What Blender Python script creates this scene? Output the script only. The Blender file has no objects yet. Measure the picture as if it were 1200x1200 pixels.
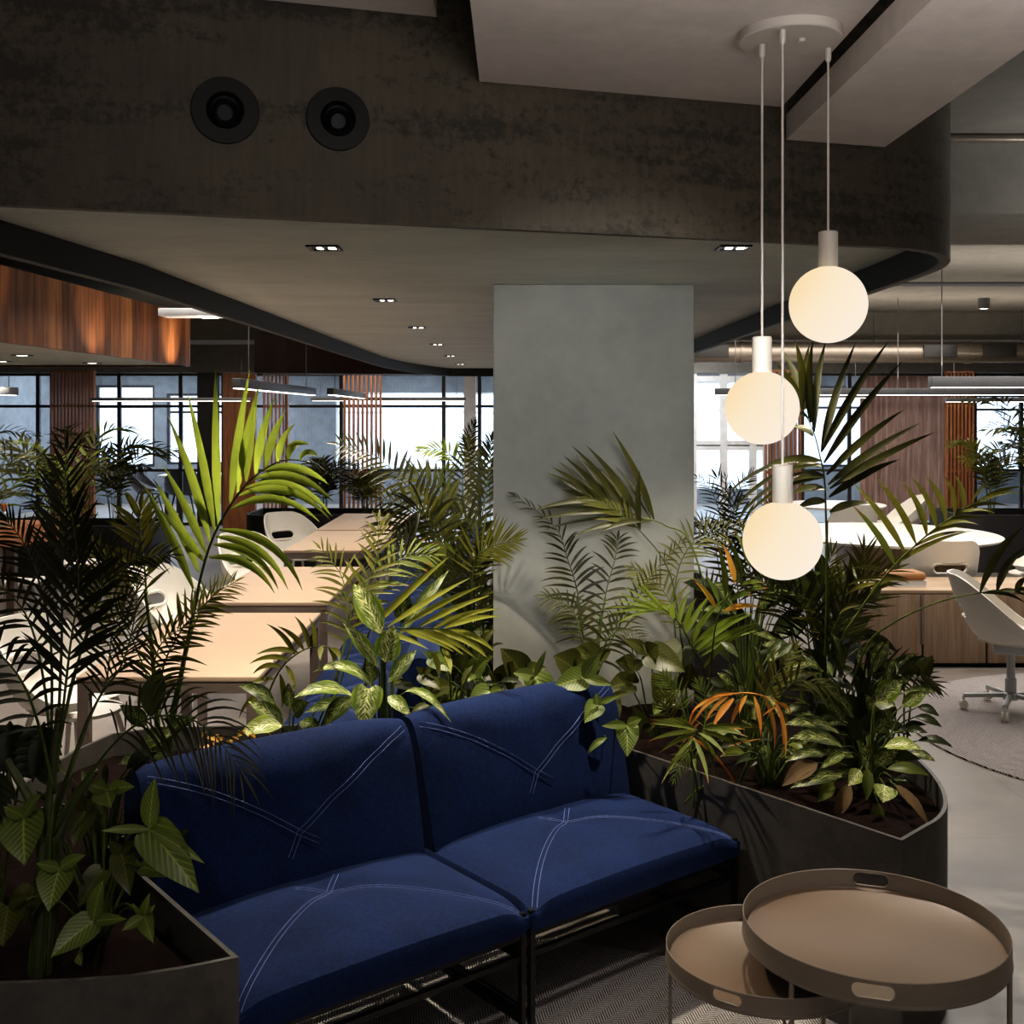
import bpy, bmesh, math, random
from math import pi, sin, cos, radians, sqrt, atan2, exp
from mathutils import Vector, Matrix, Quaternion, noise

SC = bpy.context.scene
COL = SC.collection
F, H, CX, CY = 1320.0, 1.8, 600.0, 487.0      # focal length (px of a 1200 frame), eye height, principal point

def P(px, py, Y):
    """World point seen at a pixel of the photograph at depth Y."""
    return Vector(((px-CX)/F*Y, Y, H-(py-CY)/F*Y))
def G(px, py, h):
    """World point seen at a pixel on the level plane z = h."""
    Y = F*(H-h)/(py-CY)
    return Vector(((px-CX)/F*Y, Y, h))

# ------------------------------------------------------------------ materials
def srgb(r, g, b):
    f = lambda c: (c/255/12.92) if c/255 <= 0.04045 else ((c/255+0.055)/1.055)**2.4
    return (f(r), f(g), f(b), 1.0)

class NT:
    def __init__(self, name):
        self.m = bpy.data.materials.new(name); self.m.use_nodes = True
        self.t = self.m.node_tree; self.t.nodes.clear()
        self.out = self.t.nodes.new('ShaderNodeOutputMaterial')
    def n(self, typ, **kw):
        nd = self.t.nodes.new('ShaderNode'+typ)
        for k, v in kw.items():
            if k.startswith('i_'):
                key = k[2:]
                key = int(key) if key.isdigit() else key.replace('_', ' ')
                nd.inputs[key].default_value = v
            else: setattr(nd, k, v)
        return nd
    def l(self, a, b):
        self.t.links.new(a, b)
    def ramp(self, fac, stops, interp='LINEAR'):
        r = self.n('ValToRGB'); cr = r.color_ramp; cr.interpolation = interp
        while len(cr.elements) < len(stops): cr.elements.new(0.5)
        for e, (p, c) in zip(cr.elements, stops):
            e.position = p; e.color = c if len(c) == 4 else (*c, 1)
        self.l(fac, r.inputs[0]); return r.outputs[0]
    def math(self, op, a, b=None, c=None):
        nd = self.n('Math', operation=op)
        for i, x in enumerate((a, b, c)):
            if x is None: continue
            if isinstance(x, (int, float)): nd.inputs[i].default_value = x
            else: self.l(x, nd.inputs[i])
        return nd.outputs[0]
    def mix(self, fac, a, b, blend='MIX'):
        nd = self.n('Mix', data_type='RGBA', blend_type=blend)
        for s, x in ((nd.inputs[0], fac), (nd.inputs[6], a), (nd.inputs[7], b)):
            if isinstance(x, (int, float, tuple)): s.default_value = x
            else: self.l(x, s)
        return nd.outputs[2]
    def coord(self, which='Object', scale=None, rot=None):
        tc = self.n('TexCoord'); o = tc.outputs[which]
        if scale or rot:
            mp = self.n('Mapping')
            if scale: mp.inputs['Scale'].default_value = scale
            if rot: mp.inputs['Rotation'].default_value = rot
            self.l(o, mp.inputs[0]); o = mp.outputs[0]
        return o
    def noise(self, vec, scale, detail=4, rough=0.55):
        nd = self.n('TexNoise'); nd.inputs['Scale'].default_value = scale
        nd.inputs['Detail'].default_value = detail; nd.inputs['Roughness'].default_value = rough
        self.l(vec, nd.inputs['Vector']); return nd.outputs[0]
    def bump(self, h, strength=0.2, dist=0.01):
        b = self.n('Bump'); b.inputs['Strength'].default_value = strength; b.inputs['Distance'].default_value = dist
        self.l(h, b.inputs['Height']); return b.outputs[0]
    def principled(self, col, rough=0.6, metal=0.0, normal=None, **kw):
        p = self.n('BsdfPrincipled')
        for key, x in (('Base Color', col), ('Roughness', rough), ('Metallic', metal)):
            if isinstance(x, (int, float, tuple)): p.inputs[key].default_value = x
            else: self.l(x, p.inputs[key])
        if normal is not None: self.l(normal, p.inputs['Normal'])
        for k, v in kw.items(): p.inputs[k.replace('_', ' ')].default_value = v
        return p
    def done(self, shader):
        self.l(shader.outputs[0] if hasattr(shader, 'outputs') else shader, self.out.inputs[0]); return self.m

def plain(name, c, rough=0.6, metal=0.0, var=0.12, scale=6.0, bump=0.0, **kw):
    t = NT(name); v = t.coord()
    nz = t.noise(v, scale, 5)
    d = tuple(x*(1-var) for x in c[:3])+(1,); e = tuple(min(1, x*(1+var)) for x in c[:3])+(1,)
    col = t.ramp(nz, [(0.3, d), (0.7, e)])
    nr = t.bump(t.noise(v, scale*12, 3), bump, 0.004) if bump else None
    return t.done(t.principled(col, rough, metal, nr, **kw))

def concrete(name, lo, hi, rough=0.75, scale=2.0, dark=None, bump=0.15, stretch=(1, 1, 1)):
    t = NT(name); v = t.coord('Object', stretch)
    a = t.noise(v, scale, 8, 0.62); b = t.noise(v, scale*7, 6, 0.6); g = t.noise(v, scale*60, 2, 0.5)
    s = t.math('ADD', t.math('MULTIPLY', a, 0.6), t.math('MULTIPLY', b, 0.4))
    col = t.ramp(s, [(0.36, lo), (0.62, hi)])
    if dark is not None:
        k = t.noise(v, scale*1.7, 10, 0.72)
        k2 = t.noise(v, scale*9, 8, 0.75)
        kk = t.math('ADD', t.math('MULTIPLY', k, 0.65), t.math('MULTIPLY', k2, 0.35))
        f = t.ramp(kk, [(0.5, (0, 0, 0)), (0.6, (1, 1, 1))])
        col = t.mix(t.math('MULTIPLY', f, 0.75), col, dark)
    col = t.mix(t.math('MULTIPLY', g, 0.25), col, lo)
    return t.done(t.principled(col, rough, 0.0, t.bump(t.math('ADD', b, t.math('MULTIPLY', g, 0.4)), bump, 0.006)))

def wood(name, lo, mid, hi, axis='Z', scale=1.0, rough=0.45, planks=0.0, pw=0.14, plank_axis='Y'):
    t = NT(name)
    st = {'Z': (14, 14, 0.9), 'X': (0.9, 14, 14), 'Y': (14, 0.9, 14)}[axis]
    v = t.coord('Object', tuple(s*scale for s in st))
    a = t.noise(v, 1.6, 8, 0.6); b = t.noise(v, 7, 4, 0.6)
    s = t.math('ADD', t.math('MULTIPLY', a, 0.75), t.math('MULTIPLY', b, 0.25))
    if planks:
        sx = t.n('SeparateXYZ'); t.l(t.coord(), sx.inputs[0])
        fl = t.math('FLOOR', t.math('DIVIDE', sx.outputs[plank_axis], pw))
        wn = t.n('TexWhiteNoise', noise_dimensions='1D'); t.l(fl, wn.inputs['W'])
        s = t.math('ADD', s, t.math('MULTIPLY', t.math('SUBTRACT', wn.outputs[0], 0.5), planks))
    col = t.ramp(s, [(0.3, lo), (0.52, mid), (0.72, hi)])
    return t.done(t.principled(col, rough, 0, t.bump(b, 0.08, 0.003)))

def emit(name, c, s):
    t = NT(name); e = t.n('Emission'); e.inputs[0].default_value = c; e.inputs[1].default_value = s
    return t.done(e)

def leafmat(name, c1, c2, trans=0.35, rough=0.42, tip=None):
    """Leaf blade: two-tone colour over the plant, light passing through the blade, optional dry tips."""
    t = NT(name); v = t.coord()
    oi = t.n('ObjectInfo')
    nz = t.math('ADD', t.math('MULTIPLY', t.noise(v, 9, 3), 0.7), t.math('MULTIPLY', oi.outputs['Random'], 0.35))
    col = t.ramp(nz, [(0.35, c1), (0.72, c2)])
    uv = t.n('SeparateXYZ'); t.l(t.coord('UV'), uv.inputs[0])
    # lengthwise ribs of a palm leaflet
    rib = t.math('SINE', t.math('MULTIPLY', uv.outputs['X'], 34.0))
    col = t.mix(t.math('MULTIPLY', t.math('ADD', rib, 1.0), 0.07), col, (0.0, 0.0, 0.0, 1))
    if tip is not None:
        k = t.math('ADD', uv.outputs['Y'], t.math('MULTIPLY', t.math('SUBTRACT', t.noise(v, 30, 3), 0.5), 0.5))
        col = t.mix(t.ramp(k, [(0.8, (0, 0, 0)), (0.97, (1, 1, 1))]), col, tip)
    p = t.principled(col, rough, 0, None, Specular_IOR_Level=0.35)
    tr = t.n('BsdfTranslucent'); t.l(t.mix(0.5, col, c2), tr.inputs[0])
    ms = t.n('MixShader'); ms.inputs[0].default_value = trans
    t.l(p.outputs[0], ms.inputs[1]); t.l(tr.outputs[0], ms.inputs[2])
    return t.done(ms)

def veinmat(name, base, vein, edge, amount=1.0, freq=11.0, trans=0.25, speck=0.0, rough=0.4):
    """Broad leaf in UV space: pale midrib and side veins, or cream speckles between them."""
    t = NT(name); uvs = t.coord('UV'); s = t.n('SeparateXYZ'); t.l(uvs, s.inputs[0])
    ax = t.math('ABSOLUTE', t.math('SUBTRACT', s.outputs['X'], 0.5))       # distance from midrib
    mid = t.ramp(ax, [(0.0, (1, 1, 1)), (0.035, (0, 0, 0))])
    ph = t.math('SUBTRACT', t.math('MULTIPLY', s.outputs['Y'], freq), t.math('MULTIPLY', ax, freq*0.9))
    sv = t.math('POWER', t.math('ABSOLUTE', t.math('COSINE', t.math('MULTIPLY', ph, pi))), 7.0)
    fade = t.ramp(ax, [(0.0, (1, 1, 1)), (0.44, (0.25, 0.25, 0.25))])
    v = t.coord()
    nz = t.noise(v, 14, 4)
    col = t.ramp(nz, [(0.35, base), (0.7, tuple(x*1.5 for x in base[:3])+(1,))])
    col = t.mix(t.ramp(ax, [(0.38, (0, 0, 0)), (0.5, (1, 1, 1))]), col, edge)
    if speck:
        cb = t.n('CombineXYZ'); t.l(t.math('MULTIPLY', s.outputs['X'], 7.0), cb.inputs[0]); t.l(t.math('MULTIPLY', ph, 1.5), cb.inputs[1])
        k = t.noise(cb.outputs[0], 1.0, 5, 0.72)
        zone = t.ramp(ax, [(0.10, (1, 1, 1)), (0.36, (0, 0, 0))])
        f = t.math('MULTIPLY', t.ramp(k, [(0.49, (0, 0, 0)), (0.56, (1, 1, 1))]), zone)
        col = t.mix(t.math('MULTIPLY', f, speck), col, vein)
    f2 = t.math('MULTIPLY', t.math('MULTIPLY', sv, fade), amount*0.55)
    col = t.mix(f2, col, vein); col = t.mix(t.math('MULTIPLY', mid, amount*0.8), col, vein)
    p = t.principled(col, rough, 0, t.bump(sv, -0.25, 0.004), Specular_IOR_Level=0.4)
    tr = t.n('BsdfTranslucent'); t.l(col, tr.inputs[0])
    ms = t.n('MixShader'); ms.inputs[0].default_value = trans
    t.l(p.outputs[0], ms.inputs[1]); t.l(tr.outputs[0], ms.inputs[2])
    return t.done(ms)

def m_fascia():
    """Dark trowelled plaster: brown-black ground, horizontal drifts of crazed darker patches."""
    t = NT('fascia_dark_plaster'); v = t.coord()
    a = t.noise(v, 1.6, 6, 0.6); st = t.noise(t.coord('Object', (0.6, 0.6, 4.0)), 2.2, 8, 0.65); fine = t.noise(v, 46, 6, 0.75)
    wv = t.noise(t.coord('Object', (1, 1, 0.12)), 60, 3, 0.6)
    col = t.ramp(t.math('ADD', t.math('MULTIPLY', a, 0.7), t.math('MULTIPLY', wv, 0.3)), [(0.36, srgb(70, 64, 55)), (0.64, srgb(98, 89, 75))])
    k = t.math('ADD', t.math('MULTIPLY', st, 0.6), t.math('MULTIPLY', fine, 0.45))
    f = t.ramp(k, [(0.52, (0, 0, 0)), (0.60, (1, 1, 1))])
    col = t.mix(t.math('MULTIPLY', f, 0.7), col, srgb(36, 33, 30))
    return t.done(t.principled(col, 0.6, 0, t.bump(fine, 0.12, 0.004)))
M = {}
M['column'] = concrete('column_concrete', srgb(146, 146, 141), srgb(166, 166, 160), 0.8, 1.3, bump=0.12)
M['soffit'] = concrete('soffit_plaster', srgb(196, 200, 194), srgb(222, 224, 216), 0.7, 2.2, bump=0.08, stretch=(0.5, 1.6, 1))
M['fascia'] = m_fascia()
M['lip'] = plain('lip_black', srgb(30, 29, 27), 0.6)
M['plaster'] = concrete('ceiling_plaster', srgb(212, 204, 198), srgb(232, 222, 216), 0.85, 3.0, bump=0.2)
M['slab'] = concrete('ceiling_slab_concrete', srgb(118, 116, 110), srgb(142, 138, 130), 0.85, 1.2, bump=0.1)
M['wallgrey'] = concrete('wall_concrete', srgb(96, 98, 102), srgb(128, 132, 138), 0.8, 0.8)
M['planter'] = concrete('planter_steel', srgb(60, 57, 54), srgb(80, 76, 72), 0.5, 3.0, dark=srgb(50, 47, 45), bump=0.04)
M['soil'] = plain('soil', srgb(25, 13, 10), 0.95, 0, 0.5, 40, 0.8, Specular_IOR_Level=0.1)
M['black'] = plain('black_metal', srgb(16, 16, 17), 0.38, 0.4)
M['nozzle'] = plain('nozzle_black', srgb(10, 10, 10), 0.45)
M['taupe'] = plain('taupe_powder_coat', srgb(128, 117, 106), 0.38, 0.0, 0.03, 3)
M['tray'] = plain('taupe_tray_floor', srgb(104, 84, 67), 0.42, 0.0, 0.05, 2)
M['white'] = plain('white_plastic', srgb(226, 220, 210), 0.4, 0, 0.03)
M['shell'] = plain('shell_white', srgb(232, 226, 215), 0.42, 0, 0.03)
M['shellgrey'] = plain('shell_grey', srgb(176, 176, 172), 0.42, 0, 0.03)
M['greymetal'] = plain('pale_grey_metal', srgb(182, 184, 184), 0.4, 0.2, 0.04)
M['darkshell'] = plain('dark_shell', srgb(42, 42, 46), 0.35)
M['lampcap'] = plain('lamp_cap_white', srgb(222, 214, 204), 0.5, 0, 0.02)
M['canopywhite'] = plain('lamp_canopy_white', srgb(214, 206, 198), 0.5, 0, 0.02)
M['tabletop'] = plain('tan_laminate', srgb(176, 152, 130), 0.5, 0, 0.04, 2)
M['tableframe'] = plain('taupe_table_frame', srgb(112, 98, 90), 0.5)
M['whitetop'] = plain('white_table_top', srgb(235, 230, 224), 0.35, 0, 0.02)
M['darkpot'] = plain('dark_planter', srgb(44, 42, 43), 0.6)
M['frame'] = plain('dark_glazing_frame', srgb(58, 56, 58), 0.45, 0.3)
M['whiteframe'] = plain('white_window_frame', srgb(236, 236, 236), 0.5)
M['duct'] = plain('galvanised_duct', srgb(150, 140, 128), 0.35, 0.75, 0.08, 20)
M['grille'] = plain('dark_grille', srgb(48, 46, 44), 0.6)
M['fixture'] = plain('grey_fixture', srgb(96, 96, 98), 0.5, 0.2)
M['pad'] = plain('tan_felt_pad', srgb(176, 136, 92), 0.9, 0, 0.15, 60)
M['orange'] = plain('ochre_leather', srgb(160, 112, 68), 0.6, 0, 0.08)
M['paper'] = plain('book_white', srgb(206, 204, 202), 0.7)
M['cork'] = plain('cork', srgb(188, 128, 84), 0.85, 0, 0.25, 90)
M['stitch'] = plain('stitch_thread', srgb(92, 106, 156), 0.7, 0, 0.1)
M['stem'] = leafmat('green_stem', srgb(52, 66, 26), srgb(92, 104, 44), 0.1)
M['cane'] = plain('cane_stem', srgb(62, 66, 36), 0.6, 0, 0.3, 20)
M['dead'] = leafmat('dead_leaf', srgb(72, 56, 36), srgb(120, 96, 64), 0.1, 0.8)
M['bulb'] = emit('warm_lamp_glow', (1.0, 0.9, 0.75, 1), 9.0)
M['strip'] = emit('linear_lamp_glow', (1.0, 0.96, 0.9, 1), 3.2)
M['canopywood'] = wood('canopy_walnut', srgb(60, 34, 18), srgb(120, 74, 42), srgb(168, 114, 70), 'Z', 1.0, 0.45, 0.35, 0.22)
M['slatwood'] = wood('slat_wood', srgb(104, 64, 40), srgb(152, 98, 62), srgb(186, 128, 86), 'Z', 1.5, 0.5)
M['barwood'] = wood('bar_top_wood', srgb(108, 68, 40), srgb(160, 106, 68), srgb(196, 142, 98), 'Y', 0.6, 0.4)
M['oak'] = wood('greyed_oak', srgb(104, 84, 68), srgb(142, 118, 96), srgb(166, 142, 118), 'Z', 0.9, 0.5, 0.12, 0.5, 'X')
M['oaktop'] = wood('greyed_oak_top', srgb(150, 126, 102), srgb(178, 152, 124), srgb(196, 170, 142), 'X', 0.9, 0.5)
M['darkwood'] = wood('bulkhead_dark_wood', srgb(28, 15, 12), srgb(52, 28, 22), srgb(72, 40, 30), 'Z', 1.0, 0.5)

def m_floor():
    t = NT('floor_concrete_tiles'); v = t.coord()
    a = t.noise(v, 0.9, 8, 0.6); b = t.noise(v, 8, 6, 0.6)
    s = t.math('ADD', t.math('MULTIPLY', a, 0.6), t.math('MULTIPLY', b, 0.4))
    col = t.ramp(s, [(0.34, srgb(112, 103, 96)), (0.66, srgb(152, 142, 133))])
    sx = t.n('SeparateXYZ'); t.l(v, sx.inputs[0])
    j = None
    for ax in ('X', 'Y'):
        fr = t.math('ABSOLUTE', t.math('SUBTRACT', t.math('FRACT', t.math('DIVIDE', sx.outputs[ax], 1.2)), 0.5))
        g = t.math('GREATER_THAN', fr, 0.4975)
        j = g if j is None else t.math('MAXIMUM', j, g)
    col = t.mix(t.math('MULTIPLY', j, 0.5), col, srgb(110, 100, 92))
    return t.done(t.principled(col, t.ramp(b, [(0.3, (0.32,)*3), (0.7, (0.5,)*3)]), 0, t.bump(b, 0.05, 0.004)))
M['floor'] = m_floor()

def m_rug(name, c1, c2, sc=1.0):
    t = NT(name); v = t.coord('Object', None, (0, 0, radians(38)))
    s = t.n('SeparateXYZ'); t.l(v, s.inputs[0])
    W = 0.036*sc
    zig = t.math('PINGPONG', s.outputs['X'], W)                 # herringbone: diagonal threads mirrored in columns
    ph = t.math('ADD', s.outputs['Y'], zig)
    th = t.math('SINE', t.math('MULTIPLY', ph, 2*pi/(0.0115*sc)))
    k = t.math('ADD', t.math('MULTIPLY', th, 0.42), t.math('MULTIPLY', t.noise(v, 90, 3), 0.75))
    col = t.ramp(k, [(0.1, c1), (0.65, c2)])
    return t.done(t.principled(col, 0.95, 0, t.bump(k, 0.5, 0.004)))
M['rug'] = m_rug('herringbone_rug', srgb(84, 78, 77), srgb(214, 206, 203))
M['rug2'] = m_rug('herringbone_rug_far', srgb(70, 62, 60), srgb(206, 196, 192), 1.9)

def m_fabric():
    t = NT('blue_wool_fabric'); v = t.coord()
    a = t.noise(v, 5, 4); b = t.noise(v, 260, 2, 0.5); c = t.noise(v, 60, 3)
    s = t.math('ADD', t.math('MULTIPLY', a, 0.22), t.math('ADD', t.math('MULTIPLY', b, 0.55), t.math('MULTIPLY', c, 0.23)))
    col = t.ramp(s, [(0.36, srgb(6, 16, 40)), (0.66, srgb(18, 40, 86))])
    return t.done(t.principled(col, 0.9, 0, t.bump(t.math('ADD', b, c), 0.35, 0.002), Sheen_Weight=0.12, Sheen_Roughness=0.45,
                               Sheen_Tint=(0.35, 0.5, 1.0, 1), Specular_IOR_Level=0.2))
M['blue'] = m_fabric()

def m_globe():
    t = NT('opal_glass_glow'); s = t.n('SeparateXYZ'); t.l(t.coord(), s.inputs[0])
    k = t.math('ADD', t.math('MULTIPLY', s.outputs['X'], 3.4), t.math('SUBTRACT', 0.5, t.math('MULTIPLY', s.outputs['Z'], 2.2)))
    col = t.ramp(k, [(0.05, (0.98, 0.74, 0.42, 1)), (0.36, (1.0, 0.85, 0.64, 1)), (0.7, (1.0, 0.88, 0.74, 1))])
    e = t.n('Emission'); t.l(col, e.inputs[0]); e.inputs[1].default_value = 0.66
    return t.done(e)
M['globe'] = m_globe()

def m_glass(name, tint, gloss=0.07):
    t = NT(name); tr = t.n('BsdfTransparent'); tr.inputs[0].default_value = tint
    g = t.n('BsdfGlossy'); g.inputs['Roughness'].default_value = 0.03
    ms = t.n('MixShader'); ms.inputs[0].default_value = gloss
    t.l(tr.outputs[0], ms.inputs[1]); t.l(g.outputs[0], ms.inputs[2]); return t.done(ms)
M['glass'] = m_glass('partition_glass', (0.88, 0.93, 0.97, 1))
M['bottleglass'] = m_glass('bottle_glass', (0.75, 0.8, 0.75, 1), 0.15)

def m_curtain():
    t = NT('sheer_curtain'); v = t.coord('Object', (1, 1, 0.2))
    col = t.ramp(t.noise(v, 9, 3), [(0.3, srgb(158, 126, 112)), (0.7, srgb(206, 172, 154))])
    p = t.principled(col, 0.85); tr = t.n('BsdfTranslucent'); t.l(col, tr.inputs[0])
    ms = t.n('MixShader'); ms.inputs[0].default_value = 0.5
    t.l(p.outputs[0], ms.inputs[1]); t.l(tr.outputs[0], ms.inputs[2]); return t.done(ms)
M['curtain'] = m_curtain()

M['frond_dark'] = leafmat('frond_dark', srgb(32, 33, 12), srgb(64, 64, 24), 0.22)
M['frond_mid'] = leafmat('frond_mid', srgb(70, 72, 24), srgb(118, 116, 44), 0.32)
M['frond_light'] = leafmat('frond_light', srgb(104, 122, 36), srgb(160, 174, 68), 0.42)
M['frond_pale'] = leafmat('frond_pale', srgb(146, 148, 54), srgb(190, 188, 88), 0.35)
M['frond_tip'] = leafmat('frond_dry_tip', srgb(72, 88, 32), srgb(116, 126, 50), 0.3, 0.45, srgb(150, 84, 30))
M['frond_yellow'] = leafmat('frond_yellow', srgb(206, 140, 44), srgb(228, 182, 76), 0.35, 0.5, srgb(140, 64, 24))
M['frond_orange'] = leafmat('frond_orange', srgb(206, 132, 46), srgb(242, 190, 98), 0.35, 0.6)
M['dieff'] = veinmat('dieffenbachia_leaf', srgb(78, 98, 22), srgb(236, 236, 176), srgb(142, 158, 36), 0.25, 9, 0.3, 0.95)
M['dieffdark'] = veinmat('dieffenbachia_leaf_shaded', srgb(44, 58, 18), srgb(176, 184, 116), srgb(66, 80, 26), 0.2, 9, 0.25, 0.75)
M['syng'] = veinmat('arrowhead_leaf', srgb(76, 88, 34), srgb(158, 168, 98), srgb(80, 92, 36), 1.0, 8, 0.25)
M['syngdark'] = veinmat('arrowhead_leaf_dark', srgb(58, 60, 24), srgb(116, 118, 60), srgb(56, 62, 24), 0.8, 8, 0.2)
M['agla'] = veinmat('aglaonema_leaf', srgb(36, 46, 16), srgb(196, 200, 126), srgb(64, 76, 22), 0.15, 9, 0.22, 0.8)
M['cream'] = veinmat('cream_leaf', srgb(120, 134, 48), srgb(246, 244, 200), srgb(170, 184, 64), 0.5, 9, 0.3, 1.0)
M['mottled'] = veinmat('mottled_leaf', srgb(44, 56, 30), srgb(128, 138, 92), srgb(140, 124, 50), 0.2, 9, 0.2, 0.9)
M['green'] = leafmat('broad_green', srgb(64, 74, 24), srgb(108, 116, 44), 0.3)
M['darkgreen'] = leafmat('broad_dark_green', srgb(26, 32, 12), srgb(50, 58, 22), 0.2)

# ------------------------------------------------------------------ mesh builder
class MB:
    def __init__(self): self.v, self.f, self.uv, self.mi = [], [], [], []
    def add(self, vs, fs, uvs=None, m=0):
        o = len(self.v); self.v += [tuple(x) for x in vs]
        self.uv += list(uvs) if uvs else [(0.5, 0.5)]*len(vs)
        for q in fs: self.f.append([i+o for i in q]); self.mi.append(m)
        return self
    def box(self, c, s, R=None, bev=0.0, m=0, seg=2):
        bm = bmesh.new(); bmesh.ops.create_cube(bm, size=1.0)
        for v in bm.verts: v.co = Vector((v.co.x*s[0], v.co.y*s[1], v.co.z*s[2]))
        if bev: bmesh.ops.bevel(bm, geom=bm.edges[:], offset=bev, segments=seg, affect='EDGES', profile=0.5)
        bm.verts.index_update(); c = Vector(c)
        vs = [(R @ v.co if R else v.co)+c for v in bm.verts]
        self.add(vs, [[v.index for v in f.verts] for f in bm.faces], None, m); bm.free(); return self
    def span(self, a, b, bev=0.0, m=0):
        a, b = Vector(a), Vector(b)
        return self.box((a+b)/2, [abs(x) for x in (b-a)], None, bev, m)
    def bar(self, a, b, w, h=None, m=0, bev=0.0):
        a, b = Vector(a), Vector(b); d = b-a; L = d.length; z = d.normalized()
        x = Vector((0, 0, 1)).cross(z)
        x = Vector((1, 0, 0)) if x.length < 1e-4 else x.normalized()
        y = z.cross(x); R = Matrix((x, y, z)).transposed()
        return self.box((a+b)/2, (w, h or w, L), R, bev, m)
    def tube(self, pts, r, n=8, m=0, cap=True):
        pts = [Vector(p) for p in pts]; k = len(pts)
        rs = r if isinstance(r, (list, tuple)) else [r]*k
        vs, fs = [], []
        prev = None
        for i, p in enumerate(pts):
            t = (pts[min(i+1, k-1)]-pts[max(i-1, 0)]).normalized()
            if prev is None:
                a = Vector((0, 0, 1)) if abs(t.z) < 0.9 else Vector((1, 0, 0))
                x = a.cross(t).normalized()
            else: x = (prev-t*prev.dot(t)).normalized()
            prev = x; y = t.cross(x)
            for j in range(n):
                an = 2*pi*j/n; vs.append(p+(x*cos(an)+y*sin(an))*rs[i])
        for i in range(k-1):
            for j in range(n):
                j2 = (j+1) % n; fs.append([i*n+j, i*n+j2, (i+1)*n+j2, (i+1)*n+j])
        if cap: fs.append(list(range(n))[::-1]); fs.append([(k-1)*n+j for j in range(n)])
        return self.add(vs, fs, None, m)
    def lathe(self, prof, c=(0, 0, 0), n=48, m=0, close=False):
        c = Vector(c); vs, fs = [], []; k = len(prof)
        for r, z in prof:
            for j in range(n):
                a = 2*pi*j/n; vs.append(c+Vector((r*cos(a), r*sin(a), z)))
        for i in range(k if close else k-1):
            i2 = (i+1) % k
            for j in range(n):
                j2 = (j+1) % n; fs.append([i*n+j, i*n+j2, i2*n+j2, i2*n+j])
        if not close:
            if prof[0][0] > 1e-6: fs.append(list(range(n))[::-1])
            if prof[-1][0] > 1e-6: fs.append([(k-1)*n+j for j in range(n)])
        return self.add(vs, fs, None, m)
    def prism(self, poly, z0, z1, m=0):
        n = len(poly); vs = [(p[0], p[1], z0) for p in poly]+[(p[0], p[1], z1) for p in poly]
        fs = [list(range(n))[::-1], list(range(n, 2*n))]
        for i in range(n):
            j = (i+1) % n; fs.append([i, j, n+j, n+i])
        return self.add(vs, fs, None, m)
    def ring(self, outer, inner, z0, z1, m=0):
        n = len(outer)
        vs = [(p[0], p[1], z0) for p in outer]+[(p[0], p[1], z1) for p in outer]+[(p[0], p[1], z0) for p in inner]+[(p[0], p[1], z1) for p in inner]
        fs = []
        for i in range(n):
            j = (i+1) % n
            fs += [[i, j, n+j, n+i], [2*n+j, 2*n+i, 3*n+i, 3*n+j], [n+i, n+j, 3*n+j, 3*n+i], [j, i, 2*n+i, 2*n+j]]
        return self.add(vs, fs, None, m)
    def grid(self, pts, m=0, uvs=None, closed=False):
        """pts[i][j] -> quads"""
        r, c = len(pts), len(pts[0]); vs = [p for row in pts for p in row]; fs = []
        for i in range(r-1):
            for j in range(c if closed else c-1):
                j2 = (j+1) % c; fs.append([i*c+j, i*c+j2, (i+1)*c+j2, (i+1)*c+j])
        return self.add(vs, fs, uvs, m)
    def build(self, name, mats, parent=None, angle=35, recalc=True, smooth=True):
        me = bpy.data.meshes.new(name)
        me.from_pydata([tuple(v) for v in self.v], [], self.f)
        for mt in (mats if isinstance(mats, (list, tuple)) else [mats]): me.materials.append(mt)
        uvl = me.uv_layers.new(name='UVMap')
        buf = [0.0]*(2*len(me.loops)); vi = [0]*len(me.loops); me.loops.foreach_get('vertex_index', vi)
        for k, i in enumerate(vi): buf[2*k], buf[2*k+1] = self.uv[i]
        uvl.data.foreach_set('uv', buf)
        me.polygons.foreach_set('material_index', self.mi)
        if recalc:
            bm = bmesh.new(); bm.from_mesh(me); bmesh.ops.recalc_face_normals(bm, faces=bm.faces[:]); bm.to_mesh(me); bm.free()
        me.polygons.foreach_set('use_smooth', [smooth]*len(me.polygons))
        if smooth and angle: me.set_sharp_from_angle(angle=radians(angle))
        me.update()
        o = bpy.data.objects.new(name, me); COL.objects.link(o)
        if parent is not None:
            o.parent = parent
            if parent.get('_abs'): o.location = -parent.location if parent.parent is None else (0, 0, 0)
        return o

def thing(name, label, cat, loc=(0, 0, 0), rz=0.0, group=None, world=False):
    """Empty at the base of a thing. world=True: its parts are modelled in world coordinates."""
    o = bpy.data.objects.new(name, None); COL.objects.link(o)
    o.location = loc; o.rotation_euler = (0, 0, rz); o.empty_display_size = 0.1
    o['label'] = label; o['category'] = cat
    if group: o['group'] = group
    if world: o['_abs'] = 1
    return o
def tag(o, label, cat, group=None):
    o['label'] = label; o['category'] = cat
    if group: o['group'] = group
    return o
def struct(o): o['kind'] = 'structure'; return o
def dup(root, loc, rz=0.0, label=None, group=None):
    def cp(o, parent):
        c = o.copy(); COL.objects.link(c)
        if parent is not None: c.parent = parent
        for ch in list(o.children): cp(ch, c)
        return c
    r = cp(root, None); r.location = loc; r.rotation_euler = (0, 0, rz)
    if label: r['label'] = label
    if group: r['group'] = group
    return r
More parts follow.
